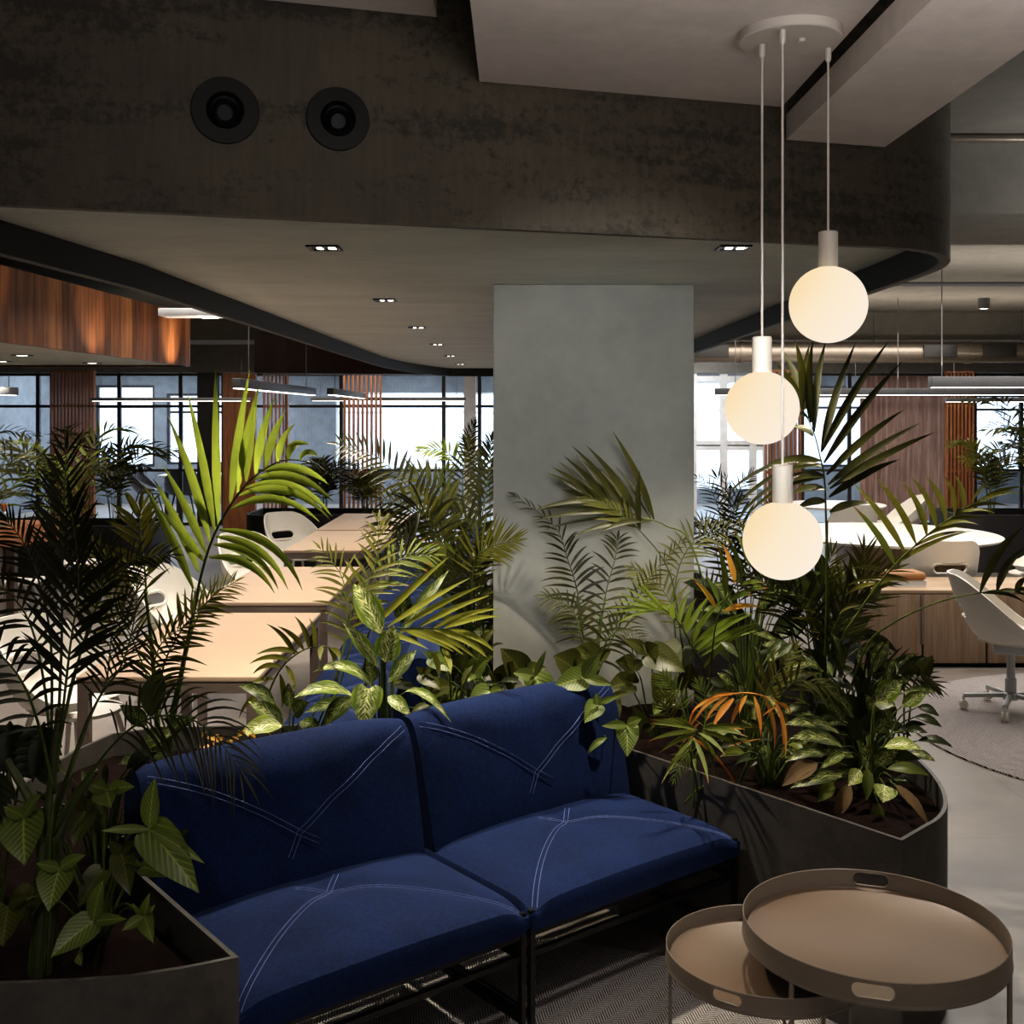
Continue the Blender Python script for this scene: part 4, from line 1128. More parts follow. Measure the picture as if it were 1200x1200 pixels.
# ================================================================== plants
def catmull(pts, n):
    pts = [Vector(p) for p in pts]
    if len(pts) == 2: return [pts[0].lerp(pts[1], i/n) for i in range(n+1)]
    ex = [pts[0]*2-pts[1]]+pts+[pts[-1]*2-pts[-2]]; m = len(pts)-1; out = []
    for i in range(n+1):
        s = i/n*m; k = min(int(s), m-1); t = s-k; a, b, c, d = ex[k:k+4]
        out.append(0.5*((2*b)+(c-a)*t+(2*a-5*b+4*c-d)*t*t+(3*b-a-3*c+d)*t**3))
    return out
UP = Vector((0, 0, 1))
def blade(mb, B, C, T, w, facing, m=0, seg=7, fold=0.16, base=0.22):
    """A narrow leaflet from B to T bowed through C, folded along its midrib."""
    vs, uv = [], []
    for i in range(seg+1):
        t = i/seg; p = B*(1-t)**2+C*2*t*(1-t)+T*t*t
        d = ((C-B)*(1-t)+(T-C)*t).normalized()
        x = d.cross(facing); x = x.normalized() if x.length > 1e-5 else Vector((1, 0, 0)); nz = x.cross(d)
        prof = (base+(1-base)*min(1, t/0.28)**0.8) if t < 0.28 else 1.0
        prof *= max(0.02, (1-max(0, (t-0.3)/0.7)**1.9))
        h = w*0.5*prof
        vs += [p-x*h+nz*h*fold*2, p, p+x*h+nz*h*fold*2]; uv += [(0, t), (0.5, t), (1, t)]
    fs = []
    for i in range(seg):
        a = i*3; fs += [[a, a+1, a+4, a+3], [a+1, a+2, a+5, a+4]]
    mb.add(vs, fs, uv, m)
rng = random.Random(11)
FACE = Vector((0, -1, 0.45)).normalized()

def rachis(pts, Y0, Y1, n=26):
    tot = [0.0]
    for a, b in zip(pts, pts[1:]): tot.append(tot[-1]+sqrt((a[0]-b[0])**2+(a[1]-b[1])**2))
    W = [P(x, y, Y0+(Y1-Y0)*s/tot[-1]) for (x, y), s in zip(pts, tot)]
    return catmull(W, n)
def at(R, f):
    s = max(0, min(0.9999, f))*(len(R)-1); k = int(s); return R[k].lerp(R[k+1], s-k), (R[k+1]-R[k]).normalized()

def root_down(mb, par, R, r):
    """Carry a frond's stalk down to the foot of its plant."""
    a = par.location.copy(); b = R[0]
    if b.z < ZSO+0.05: return
    a.x += rng.uniform(-0.03, 0.03); a.y += rng.uniform(-0.03, 0.03)
    c = a.lerp(b, 0.4); c.z = a.z+(b.z-a.z)*0.72
    mb.tube([a*(1-t)**2+c*2*t*(1-t)+b*t*t for t in [i/10 for i in range(11)]], r*1.05, 6, 1)

def frond(par, pts, Y0, Y1, L, n=16, mat='frond_mid', ang=(62, 24), start=0.3, sag=0.12, w=0.085, face=None, sides=(1, 1), tipL=0.45, world=False, stem='stem', dy=0.12, sharp=0.0, r=0.004):
    """Feather frond along a rachis; L = longest leaflet (px of the photograph, or metres if world)."""
    R = catmull(pts, 26) if world else rachis(pts, Y0, Y1)
    Lm = L if world else L/F*(Y0+Y1)/2
    f_ = face or FACE; mb = MB()
    mb.tube(R, [r*(1-0.75*i/(len(R)-1)) for i in range(len(R))], 6, 1)
    if not world: root_down(mb, par, R, r)
    for k in range(n):
        f = start+(1-start)*(k+0.5)/n; q = (f-start)/(1-start)
        ln = Lm*(1-(1-tipL)*q**1.6)*(0.62+0.38*min(1, q/0.22))
        a = radians(ang[0]+(ang[1]-ang[0])*q)
        for s, on in ((-1, sides[0]), (1, sides[1])):
            if not on: continue
            B, t = at(R, f+rng.uniform(-0.25, 0.25)/n*(1-start))
            sd = t.cross(f_); sd = sd.normalized() if sd.length > 1e-4 else Vector((1, 0, 0)); nn = sd.cross(t)
            aa = a+radians(rng.uniform(-7, 7)); l = ln*on*rng.uniform(0.88, 1.08)
            d = (t*cos(aa)+sd*s*sin(aa)+nn*(dy+rng.uniform(-0.1, 0.1))).normalized()
            T = B+d*l-UP*sag*l*rng.uniform(0.7, 1.3); C = B+d*l*0.5+nn*0.02*l+UP*sag*l*0.25
            blade(mb, B, C, T, w*l*rng.uniform(0.9, 1.1), (f_+nn*0.6).normalized())
    B, t = at(R, 0.999); blade(mb, B, B+t*Lm*tipL*0.4, B+t*Lm*tipL*0.8-UP*sag*Lm*0.3, w*Lm*0.8, f_)
    return mb.build('frond', [M[mat], M[stem]], par, angle=0, recalc=False)

def frond_ex(par, pts, leaves, Y0, Y1, w, mat, mats2=None, stem='stem', dY=0.05, r=0.004):
    """Frond whose leaflets are given one by one: (base x, base y, tip x, tip y, bow px, [width px], [material slot])."""
    R = rachis(pts, Y0, Y1); mb = MB(); mb.tube(R, [r*(1-0.7*i/(len(R)-1)) for i in range(len(R))], 6, 1)
    root_down(mb, par, R, r); Ym = (Y0+Y1)/2
    for k, lf in enumerate(leaves):
        bx, by, tx, ty = lf[:4]; bow = lf[4] if len(lf) > 4 else 6; ww = lf[5] if len(lf) > 5 and lf[5] else w; ms = lf[6] if len(lf) > 6 else 0
        # nearest point of the rachis fixes the depth
        best = min(R, key=lambda p: (CX+p.x/p.y*F-bx)**2+(CY-(p.z-H)/p.y*F-by)**2)
        B = P(bx, by, best.y); T = P(tx, ty, best.y+dY*(1 if k % 2 else -1)-0.03)
        dx, dyy = tx-bx, ty-by; ln = sqrt(dx*dx+dyy*dyy)+1e-6
        nx, ny = dyy/ln, -dx/ln
        if ny > 0: nx, ny = -nx, -ny                 # bow upwards
        C = P((bx+tx)/2+nx*bow*2, (by+ty)/2+ny*bow*2, (B.y+T.y)/2)
        blade(mb, B, C, T, ww*0.8/F*Ym, Vector((rng.uniform(-0.25, 0.25), -1, 0.4)).normalized(), ms if ms == 0 else ms+1, seg=9)
    return mb.build('frond', [M[mat], M[stem]]+[M[x] for x in (mats2 or [])], par, angle=0, recalc=False)

SHAPES = {
 'ovate': [(0, 0.05), (0.06, 0.36), (0.16, 0.7), (0.3, 0.95), (0.42, 1.0), (0.56, 0.92), (0.7, 0.72), (0.84, 0.42), (0.94, 0.17), (1, 0.01)],
 'lance': [(0, 0.05), (0.08, 0.35), (0.2, 0.7), (0.36, 0.96), (0.5, 1.0), (0.64, 0.86), (0.78, 0.6), (0.9, 0.28), (0.97, 0.1), (1, 0.01)],
 'heart': [(0, 0.42), (0.04, 0.74), (0.1, 0.93), (0.2, 1.0), (0.33, 0.99), (0.48, 0.88), (0.63, 0.68), (0.78, 0.43), (0.9, 0.2), (1, 0.01)],
 'strap': [(0, 0.3), (0.1, 0.6), (0.25, 0.9), (0.4, 1.0), (0.55, 0.98), (0.7, 0.8), (0.82, 0.56), (0.92, 0.3), (0.97, 0.12), (1, 0.01)]}
def leaf_w(mb, B, T, w, bow=0.12, shape='ovate', facing=None, fold=0.12, roll=0.0, m=0, wave=0.0):
    f_ = facing or Vector((0, -1, 0.5)).normalized()
    d = T-B; L = d.length; ax = d.normalized()
    x = ax.cross(f_); x = x.normalized() if x.length > 1e-4 else Vector((1, 0, 0))
    if roll: x = Quaternion(ax, roll) @ x
    nz = x.cross(ax)
    C = (B+T)/2+nz*bow*L*1.0+UP*bow*L*0.7
    vs, uv, fs = [], [], []; nc = 6; pr = SHAPES[shape]
    for i, (t, pw) in enumerate(pr):
        p = B*(1-t)**2+C*2*t*(1-t)+T*t*t
        for j in range(nc+1):
            s = j/nc*2-1
            back = 0.14*w*(abs(s)**1.3)*max(0, 1-t*3.2) if shape == 'heart' else 0
            q = p+x*s*w*0.5*pw+nz*(fold*w*(abs(s)**1.4)*pw+wave*w*0.08*sin(t*17+s*2)*abs(s))-ax*back
            vs.append(q); uv.append((0.5+0.5*s*max(0.25, pw), t))
    for i in range(len(pr)-1):
        for j in range(nc):
            a = i*(nc+1)+j; fs.append([a, a+1, a+nc+2, a+nc+1])
    mb.add(vs, fs, uv, m)
class Leafy:
    """A broad-leaved plant: blades in one foliage mesh, stalks in one stem mesh."""
    def __init__(s, name, label, base, Yb, group=None, stemmat='stem'):
        b = P(base[0], base[1], Yb) if not isinstance(base, Vector) else base
        b.z = ZSO-0.03
        s.t = thing(name, label, 'plant', b, world=True, group=group); s.b = b; s.f = MB(); s.s = MB(); s.mats = []; s.stemmat = stemmat
    def slot(s, m):
        if m not in s.mats: s.mats.append(m)
        return s.mats.index(m)
    def leaf(s, bx, by, tx, ty, w, Y, m, bow=0.1, shape='ovate', dY=-0.05, roll=0.0, fx=0.0, fz=0.5, stalk=True, fold=0.12, wave=0.3):
        B, T = P(bx, by, Y), P(tx, ty, Y+dY)
        leaf_w(s.f, B, T, w/F*Y, bow, shape, Vector((fx, -1, fz)).normalized(), fold, roll, s.slot(m), wave)
        if stalk:
            a = s.b.copy(); a.x += rng.uniform(-0.02, 0.02); a.y += rng.uniform(-0.02, 0.02)
            mid = a.lerp(B, 0.55); mid.z = max(mid.z, a.z+(B.z-a.z)*0.75)+0.02
            s.s.tube(catmull([a, mid, B], 10), [0.0042-0.0022*i/10 for i in range(11)], 6)
    def wleaf(s, B, T, w, m, bow=0.12, shape='ovate', facing=None, stalk=True):
        leaf_w(s.f, B, T, w, bow, shape, facing, 0.12, 0, s.slot(m), 0.3)
        if stalk:
            mid = s.b.lerp(B, 0.6); mid.z = max(mid.z, s.b.z+(B.z-s.b.z)*0.8)
            s.s.tube(catmull([s.b, mid, B], 8), [0.004-0.002*i/8 for i in range(9)], 6)
    def stemline(s, pts, Y, r):
        R = catmull([s.b]+[P(x, y, Y) for x, y in pts], 16); s.s.tube(R, [r*(1-0.5*i/16) for i in range(17)], 8)
    def done(s):
        s.f.build('foliage', [M[x] for x in s.mats], s.t, angle=0, recalc=False)
        if s.s.v: s.s.build('stem', M[s.stemmat], s.t)
        return s.t
def palm(label, base, Y, group=None, name='palm'):
    b = P(base[0], base[1], Y); b.z = ZSO-0.03
    return thing(name, label, 'palm', b, world=True, group=group)
def stems(par, lines, Y, r, m='cane'):
    for ln in lines:
        R = catmull([P(x, y, Y) for x, y in ln], 14)
        MB().tube(R, [r*(1-0.55*i/14) for i in range(15)], 8).build('stem', M[m], par)

# ---------------------------------------------------------------- dark palm in the left foreground
t = palm('tall dark palm in the left foreground, in the near corner of the planter', (48, 1118), 2.62)
YL = 2.62
stems(t, [[(46, 1150), (50, 1090), (58, 1010), (60, 930), (70, 830)], [(50, 1150), (60, 1040), (74, 960), (112, 902)], [(44, 1150), (50, 1050), (44, 960), (8, 890)]], YL, 0.02)
D = 'frond_dark'
frond(t, [(60, 960), (74, 830), (82, 760), (92, 680), (84, 600)], 2.62, 2.52, 92, 17, D, (52, 26), 0.30, 0.08, 0.085, tipL=0.6)
frond(t, [(66, 900), (72, 760), (73, 680), (75, 600), (78, 528)], 2.66, 2.70, 70, 17, D, (46, 30), 0.36, 0.02, 0.085, tipL=0.5)
frond(t, [(60, 930), (84, 800), (108, 730), (118, 680), (128, 640)], 2.68, 2.8, 56, 16, D, (58, 30), 0.35, 0.1, 0.095)
frond(t, [(64, 930), (44, 845), (20, 790), (-20, 752), (-60, 740)], 2.6, 2.45, 70, 15, D, (70, 40), 0.2, 0.35, 0.095)
frond(t, [(62, 900), (50, 790), (30, 720), (-10, 680), (-50, 675)], 2.7, 2.85, 62, 15, D, (66, 36), 0.25, 0.28, 0.09)
frond(t, [(62, 980), (100, 915), (150, 856), (200, 838), (246, 856), (284, 905)], 2.55, 2.42, 88, 21, D, (62, 28), 0.34, 0.42, 0.05, tipL=0.5)
frond(t, [(64, 960), (110, 830), (142, 780), (158, 722), (160, 664)], 2.72, 2.95, 44, 16, D, (60, 28), 0.36, 0.12, 0.08)
frond(t, [(60, 900), (60, 760), (48, 690), (30, 640), (8, 610)], 2.75, 2.95, 62, 15, D, (60, 30), 0.36, 0.12, 0.09)
frond(t, [(60, 960), (100, 850), (124, 800), (132, 740), (150, 700)], 2.8, 3.0, 55, 15, D, (60, 30), 0.36, 0.15, 0.08)
frond(t, [(62, 900), (96, 760), (124, 690), (158, 655), (200, 650)], 2.78, 2.98, 46, 18, D, (64, 36), 0.34, 0.18, 0.08)
# split-leaf plant at the picture edge
pl_ = Leafy('split_leaf_plant', 'dark split-leaf plant at the left picture edge below the dark palm', (-6, 1080), 2.75)
def split_leaf(p, bx, by, tx, ty, w, Y, m='darkgreen'):
    ax, ay = tx-bx, ty-by; L = sqrt(ax*ax+ay*ay); ux, uy = ax/L, ay/L; nx, ny = -uy, ux
    for k in range(6):
        f = 0.1+0.13*k
        for s in (-1, 1):
            wl = w*0.5*(1-0.5*((f-0.35)/0.6)**2)
            ox, oy = bx+ax*f, by+ay*f
            p.leaf(ox, oy, ox+nx*s*wl+ux*L*0.25, oy+ny*s*wl+uy*L*0.25, L*0.17, Y, m, 0.12, 'strap', -0.03, stalk=False, fold=0.05)
    p.leaf(bx, by, tx, ty, w*0.34, Y, m, 0.08, 'lance', -0.03)
split_leaf(pl_, 12, 845, 10, 912, 74, 2.72); split_leaf(pl_, 52, 846, 38, 918, 58, 2.66); split_leaf(pl_, -6, 900, -20, 960, 60, 2.6)
pl_.done()

# ---------------------------------------------------------------- arrowhead plant, left foreground
p = Leafy('arrowhead_plant', 'arrowhead plant with pale-veined leaves in the left foreground below the dark palm', (118, 1075), 2.78)
A = 'syng'; AD = 'syngdark'
def arrow(p, cx, cy, main, lobes, Y, m=A, wmain=None):
    """Arrowhead leaf: one heart-shaped main blade and narrower ear lobes from the same point."""
    L = sqrt((main[0]-cx)**2+(main[1]-cy)**2)
    ex, ey = cx+(main[0]-cx)*1.08, cy+(main[1]-cy)*1.08
    p.leaf(cx, cy, ex, ey, (wmain or L*0.55)*1.15, Y, m, 0.08, 'heart', -0.06)
    for (x, y, w) in lobes: p.leaf(cx, cy, x, y, w, Y-0.005, m, 0.06, 'ovate', -0.04, stalk=False)
arrow(p, 175, 972, (229, 1041), [(182, 911, 24), (240, 1012, 15), (118, 974, 11)], 2.55, A, 42)
arrow(p, 109, 1080, (63, 1119), [(121, 1031, 22), (149, 1077, 14)], 2.5, A, 31)
arrow(p, 169, 1074, (179, 1103), [(143, 1091, 14)], 2.5, A, 18)
arrow(p, 171, 1080, (175, 1049), [(155, 1058, 7), (182, 1060, 8)], 2.52, A, 14)
arrow(p, 70, 1018, (58, 1065), [(100, 1002, 16), (42, 1012, 14)], 2.52, A, 37)
arrow(p, 28, 958, (29, 1010), [(48, 930, 16), (4, 945, 16)], 2.6, A, 46)
arrow(p, 125, 926, (130, 945), [(158, 922, 18), (98, 918, 18)], 2.68, A, 30)
arrow(p, 143, 1000, (152, 1046), [(160, 985, 12), (128, 985, 14)], 2.66, AD, 27)
arrow(p, 100, 950, (88, 990), [(118, 935, 14), (84, 935, 12)], 2.72, AD, 30)
arrow(p, 166, 1016, (198, 1027), [(160, 1006, 8)], 2.56, A, 17)
arrow(p, 10, 1062, (4, 1106), [(34, 1050, 16)], 2.5, AD, 42)
arrow(p, 40, 1040, (30, 1080), [(56, 1020, 14)], 2.6, AD, 34)
arrow(p, 14, 935, (11, 905), [(0, 930, 10)], 2.7, A, 18)
arrow(p, 205, 985, (212, 1008), [(222, 972, 8)], 2.7, AD, 18)
p.leaf(92, 1118, 96, 1132, 12, 2.48, A, 0.05)
p.leaf(120, 1020, 92, 1064, 30, 2.7, AD, 0.1, 'heart')
p.done()

# ---------------------------------------------------------------- bright arching palm behind the left sofa module
t = palm('palm with one large bright yellow-green frond, left behind the sofa', (184, 950), 3.55)
stems(t, [[(186, 985), (196, 900), (210, 800), (233, 690)], [(182, 985), (186, 880), (178, 760), (170, 690)]], 3.55, 0.011, 'stem')
hero = [(490/4.615+140, 950/4.615+430), (0, 0)]
X_ = lambda v: v/4.615+140
Y_ = lambda v: v/4.615+430
hl = [(490, 945, 260, 262, 8), (515, 890, 365, 130, 6), (537, 850, 520, 0, -2), (600, 745, 705, 15, 4), (640, 690, 762, 80, 6), (686, 620, 748, 150, 4), (737, 585, 842, 158, 7), (792, 543, 900, 238, 8), (857, 516, 952, 305, 10), (915, 502, 1030, 420, 22), (972, 500, 1075, 485, 12),
      (400, 1200, 120, 620, 6), (430, 1110, 180, 600, 6), (470, 1010, 232, 525, 6), (455, 1050, 215, 770, 5),
      (604, 768, 1085, 840, 42), (640, 697, 1140, 828, 44), (680, 655, 1152, 812, 42), (722, 605, 1160, 735, 34), (785, 560, 1135, 640, 24),
      (540, 880, 990, 1210, 44), (520, 918, 912, 1205, 36), (510, 960, 860, 1205, 32), (484, 1030, 840, 1225, 32)]
hl = [(X_(a), Y_(b), X_(c), Y_(d), e/2.2, 13.5) for a, b, c, d, e in hl]
frond_ex(t, [(210, 800), (232, 690), (248, 634), (270, 592), (292, 564), (313, 548), (335, 539), (367, 543), (392, 560)], hl, 3.55, 3.3, 15, 'frond_light', dY=0.08, r=0.005)
frond(t, [(172, 700), (169, 660), (164, 620), (165, 598)], 3.6, 3.65, 56, 11, 'frond_mid', (60, 25), 0.05, 0.1, 0.13, tipL=0.6)
frond(t, [(200, 860), (190, 790), (215, 735), (248, 700)], 3.5, 3.4, 62, 17, 'frond_mid', (62, 28), 0.25, 0.15, 0.08)
frond(t, [(205, 840), (225, 740), (248, 700), (275, 682)], 3.6, 3.75, 42, 15, 'frond_mid', (66, 34), 0.3, 0.15, 0.07)
frond(t, [(196, 860), (160, 760), (130, 700), (112, 640)], 3.62, 3.8, 58, 17, 'frond_mid', (60, 30), 0.3, 0.12, 0.08)
frond(t, [(200, 890), (178, 820), (186, 760), (214, 735)], 3.48, 3.3, 60, 15, 'frond_dark', (62, 28), 0.25, 0.2, 0.07)

# fine-leaved palm between tables and sofa
t = palm('fine-leaved palm in front of the tan tables, left of the central dieffenbachia', (352, 880), 4.05)
frond(t, [(392, 800), (406, 740), (402, 680), (376, 644)], 4.05, 4.2, 50, 13, 'frond_mid', (70, 34), 0.25, 0.2, 0.09)
frond(t, [(392, 810), (412, 720), (440, 660), (444, 610)], 4.05, 4.3, 48, 12, 'frond_mid', (64, 30), 0.3, 0.12, 0.11)
frond(t, [(396, 810), (430, 700), (470, 655), (508, 650)], 4.1, 4.35, 46, 13, 'frond_tip', (66, 34), 0.3, 0.15, 0.1)
frond_ex(t, [(300, 850), (325, 790), (350, 765), (375, 757), (392, 762)], [(350, 765, 300, 767, 5), (346, 768, 312, 731, 5), (356, 762, 325, 734, 4), (362, 760, 345, 722, 4), (368, 759, 362, 724, 4), (330, 782, 296, 790, 6), (322, 796, 286, 812, 6), (314, 812, 280, 842, 7), (378, 757, 376, 774, 2), (384, 758, 390, 778, 4), (388, 760, 397, 776, 5), (340, 774, 292, 778, 6), (335, 780, 345, 812, 3), (328, 790, 330, 830, 3)], 3.95, 3.8, 8, 'frond_mid', dY=0.04)

# ---------------------------------------------------------------- dieffenbachias and pale frond, centre
p = Leafy('dieffenbachia', 'tall cream-speckled dieffenbachia hanging over the seam between the two sofa modules', (450, 905), 3.92)
p.stemline([(450, 850), (449, 790), (447, 740)], 3.88, 0.015)
DF, DD = 'dieff', 'dieffdark'
p.leaf(432, 807, 426, 855, 37, 3.62, DF, 0.1, 'heart', -0.06, fold=0.06)
p.leaf(413, 815, 344, 818, 23, 3.75, DF, 0.18, 'ovate', -0.1, fz=1.6)
p.leaf(438, 808, 366, 788, 17, 3.85, DF, 0.34, 'lance', -0.05, fz=1.2)
p.leaf(455, 816, 482, 841, 17, 3.68, DF, 0.12, 'ovate', -0.06, fz=0.8)
p.leaf(447, 742, 415, 684, 31, 3.82, DF, 0.08, 'ovate', 0.06, fold=0.16)
p.leaf(444, 782, 402, 730, 17, 3.75, DF, 0.1, 'lance', -0.02, fold=0.2)
p.leaf(452, 776, 462, 733, 32, 3.80, DF, 0.05, 'ovate', 0.0, fold=0.25)
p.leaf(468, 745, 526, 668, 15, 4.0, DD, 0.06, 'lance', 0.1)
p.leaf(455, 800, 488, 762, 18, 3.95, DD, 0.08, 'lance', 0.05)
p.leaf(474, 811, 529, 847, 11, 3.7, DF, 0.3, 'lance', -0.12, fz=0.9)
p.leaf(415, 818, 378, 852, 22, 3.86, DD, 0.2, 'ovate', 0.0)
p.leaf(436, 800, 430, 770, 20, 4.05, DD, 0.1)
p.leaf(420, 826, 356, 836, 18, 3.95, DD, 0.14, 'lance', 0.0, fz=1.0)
p.leaf(470, 730, 478, 690, 22, 4.1, DD, 0.08)
p.done()
p = Leafy('dieffenbachia', 'low cream-speckled dieffenbachia behind the left sofa module', (338, 890), 3.8)
p.leaf(330, 850, 279, 863, 24, 3.62, 'cream', 0.16, 'ovate', -0.08, fz=0.9)
p.leaf(332, 852, 291, 822, 22, 3.68, DF, 0.16, 'ovate', -0.04, fz=0.8)
p.leaf(322, 824, 280, 804, 17, 3.78, DD, 0.2, 'ovate', 0, fz=0.8)
p.leaf(344, 838, 362, 822, 20, 3.78, DD, 0.1)
p.leaf(352, 846, 378, 858, 18, 3.7, DD, 0.12, fz=0.9)
p.leaf(340, 830, 338, 800, 16, 3.9, DD, 0.1)
p.done()
p = Leafy('dieffenbachia', 'speckled dieffenbachia half hidden behind the hanging fronds of the dark palm', (185, 920), 3.35)
p.leaf(166, 874, 206, 858, 24, 3.25, DF, 0.1, 'ovate', -0.04, fz=0.8); p.leaf(176, 840, 188, 782, 30, 3.35, 'green', 0.08, 'ovate', 0.05)
p.leaf(180, 880, 205, 893, 16, 3.2, DD, 0.1); p.leaf(172, 850, 140, 826, 20, 3.35, DD, 0.1); p.leaf(170, 890, 138, 896, 18, 3.2, DD, 0.12, fz=0.9)
p.leaf(195, 862, 232, 840, 18, 3.4, DD, 0.12); p.leaf(186, 900, 160, 930, 20, 3.2, 'green', 0.12); p.done()
p = Leafy('croton', 'small orange and yellow leaved croton tucked behind the left sofa backrest', (272, 900), 3.55)
for k in range(26):
    x, y = rng.uniform(232, 302), rng.uniform(862, 884)
    p.leaf(x, y, x+rng.uniform(-13, 13), y-rng.uniform(-3, 9), 6, 3.5+rng.uniform(-0.08, 0.1), rng.choice(['frond_orange', 'frond_yellow', 'frond_orange', 'frond_tip']), 0.1, 'lance', -0.02, fz=1.0, stalk=k % 3 == 0)
p.done()
t = palm('small palm with one pale broad frond reaching right, behind the sofa seam', (432, 905), 3.98)
Z5 = lambda a, b: (380+a/5, 640+b/5)
pf = [(270, 490, 732, 62, 3), (372, 472, 862, 182, 3), (470, 462, 932, 228, 4), (560, 472, 976, 288, 5), (642, 478, 1034, 364, 6), (702, 482, 1042, 410, 6),
      (285, 500, 612, 606, 6), (442, 490, 762, 622, 6), (500, 488, 820, 642, 8), (575, 486, 902, 672, 8), (640, 488, 955, 655, 8), (700, 488, 950, 640, 8), (742, 490, 1006, 626, 8), (640, 620, 672, 775, 3), (690, 600, 740, 750, 5)]
pf = [(*Z5(a, b), *Z5(c, d), e/1.5, 9) for a, b, c, d, e in pf]
pf[0] = pf[0][:5]+(11,)
frond_ex(t, [(432, 850), (428, 780), (434, 738), (456, 736), (490, 736), (520, 737), (540, 742)], pf, 3.95, 3.85, 9, 'frond_pale', dY=0.04)

# ---------------------------------------------------------------- palms behind the bench, left of the pillar
t = palm('dense dark palm behind the blue bench, touching the left side of the pillar', (586, 720), 6.4)
t.location = (-0.10, 6.4, ZSO-0.03)
def q6(a, b): return (400+a/6, 480+b/6)
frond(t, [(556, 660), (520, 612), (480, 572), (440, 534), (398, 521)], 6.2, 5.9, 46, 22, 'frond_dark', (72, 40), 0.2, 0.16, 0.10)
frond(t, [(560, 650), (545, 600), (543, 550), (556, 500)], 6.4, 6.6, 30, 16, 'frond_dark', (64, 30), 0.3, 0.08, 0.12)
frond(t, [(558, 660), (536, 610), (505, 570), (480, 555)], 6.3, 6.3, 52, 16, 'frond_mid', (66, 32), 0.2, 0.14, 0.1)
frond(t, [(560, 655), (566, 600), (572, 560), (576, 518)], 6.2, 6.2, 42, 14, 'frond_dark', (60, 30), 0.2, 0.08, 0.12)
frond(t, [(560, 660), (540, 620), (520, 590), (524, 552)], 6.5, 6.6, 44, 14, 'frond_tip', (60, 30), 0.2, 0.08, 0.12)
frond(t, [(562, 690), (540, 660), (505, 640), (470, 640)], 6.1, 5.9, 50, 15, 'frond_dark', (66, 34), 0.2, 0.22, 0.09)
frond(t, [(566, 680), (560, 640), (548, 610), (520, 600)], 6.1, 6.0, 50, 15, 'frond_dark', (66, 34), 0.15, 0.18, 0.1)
t = palm('arching palm over the middle of the blue bench', (576, 740), 5.7)
t.location = (-0.12, 5.7, ZSO-0.03)
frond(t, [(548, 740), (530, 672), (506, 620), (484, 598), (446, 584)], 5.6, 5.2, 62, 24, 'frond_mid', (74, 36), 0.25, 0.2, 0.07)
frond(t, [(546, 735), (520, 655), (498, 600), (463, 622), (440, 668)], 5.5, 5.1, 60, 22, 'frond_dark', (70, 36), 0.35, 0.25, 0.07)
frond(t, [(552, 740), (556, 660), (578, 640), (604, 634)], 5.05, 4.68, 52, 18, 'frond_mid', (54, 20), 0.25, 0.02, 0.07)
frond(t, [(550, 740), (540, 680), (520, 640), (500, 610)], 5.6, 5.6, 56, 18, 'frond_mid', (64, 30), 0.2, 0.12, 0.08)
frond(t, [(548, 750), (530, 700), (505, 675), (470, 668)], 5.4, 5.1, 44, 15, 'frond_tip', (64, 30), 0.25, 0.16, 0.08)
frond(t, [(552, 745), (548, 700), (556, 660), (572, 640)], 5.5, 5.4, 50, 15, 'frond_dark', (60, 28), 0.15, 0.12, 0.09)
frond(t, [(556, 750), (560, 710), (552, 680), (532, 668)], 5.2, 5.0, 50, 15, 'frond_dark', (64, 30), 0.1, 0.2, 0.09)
t = palm('small palm with light fan-like leaflets above the bench, against the bright window', (590, 690), 8.0)
t.location = (0.0, 8.2, ZSO-0.03)
frond(t, [(572, 640), (548, 570), (524, 530), (492, 528)], 8.0, 7.8, 26, 14, 'frond_light', (60, 24), 0.45, 0.1, 0.12)
frond(t, [(574, 640), (556, 560), (548, 520), (556, 494)], 8.2, 8.3, 20, 16, 'frond_dark', (66, 30), 0.35, 0.05, 0.1)
frond(t, [(574, 640), (566, 580), (558, 540), (546, 516)], 8.0, 8.0, 30, 14, 'frond_mid', (60, 28), 0.3, 0.1, 0.12)
frond(t, [(576, 640), (574, 580), (575, 540), (577, 516)], 8.0, 8.0, 30, 12, 'frond_dark', (60, 28), 0.3, 0.05, 0.12)

# ---------------------------------------------------------------- plants in front of the pillar
t = palm('palm with a feathery frond leaning left across the pillar', (800, 830), 4.55)
c4_ = lambda a, b: (600+a/4, 500+b/4)
fl1 = [(665, 435, 470, 20, 6, 11), (650, 430, 485, 185, 5), (592, 412, 345, 85, 6, 11), (560, 398, 400, 190, 5), (530, 390, 278, 88, 6), (480, 378, 300, 130, 5), (455, 370, 240, 135, 5), (420, 360, 215, 160, 4), (395, 350, 180, 185, 4), (370, 340, 165, 215, 3),
       (655, 445, 268, 522, 10), (600, 415, 150, 485, 9), (560, 402, 100, 440, 8), (520, 400, 110, 395, 10), (430, 345, 110, 390, 6), (360, 335, 230, 295, 2), (640, 442, 410, 500, 8), (570, 470, 480, 250, 2), (600, 485, 600, 200, 4), (545, 455, 500, 230, 3)]
fl1 = [(*c4_(a, b), *c4_(c, d), e/1.6)+((r[0],) if r else ()) for a, b, c, d, e, *r in fl1]
frond_ex(t, [(830, 700), (807, 632), (782, 617), (766, 610), (725, 600), (687, 582), (645, 555)], fl1, 4.5, 4.45, 9, 'frond_dark', dY=0.05)
frond(t, [(800, 760), (785, 672), (750, 622), (716, 595), (690, 582)], 4.5, 4.45, 46, 12, 'frond_mid', (40, 18), 0.5, 0.02, 0.09)
frond(t, [(800, 830), (797, 740), (775, 690), (742, 668)], 4.55, 4.6, 40, 15, 'frond_mid', (58, 30), 0.35, 0.16, 0.09)
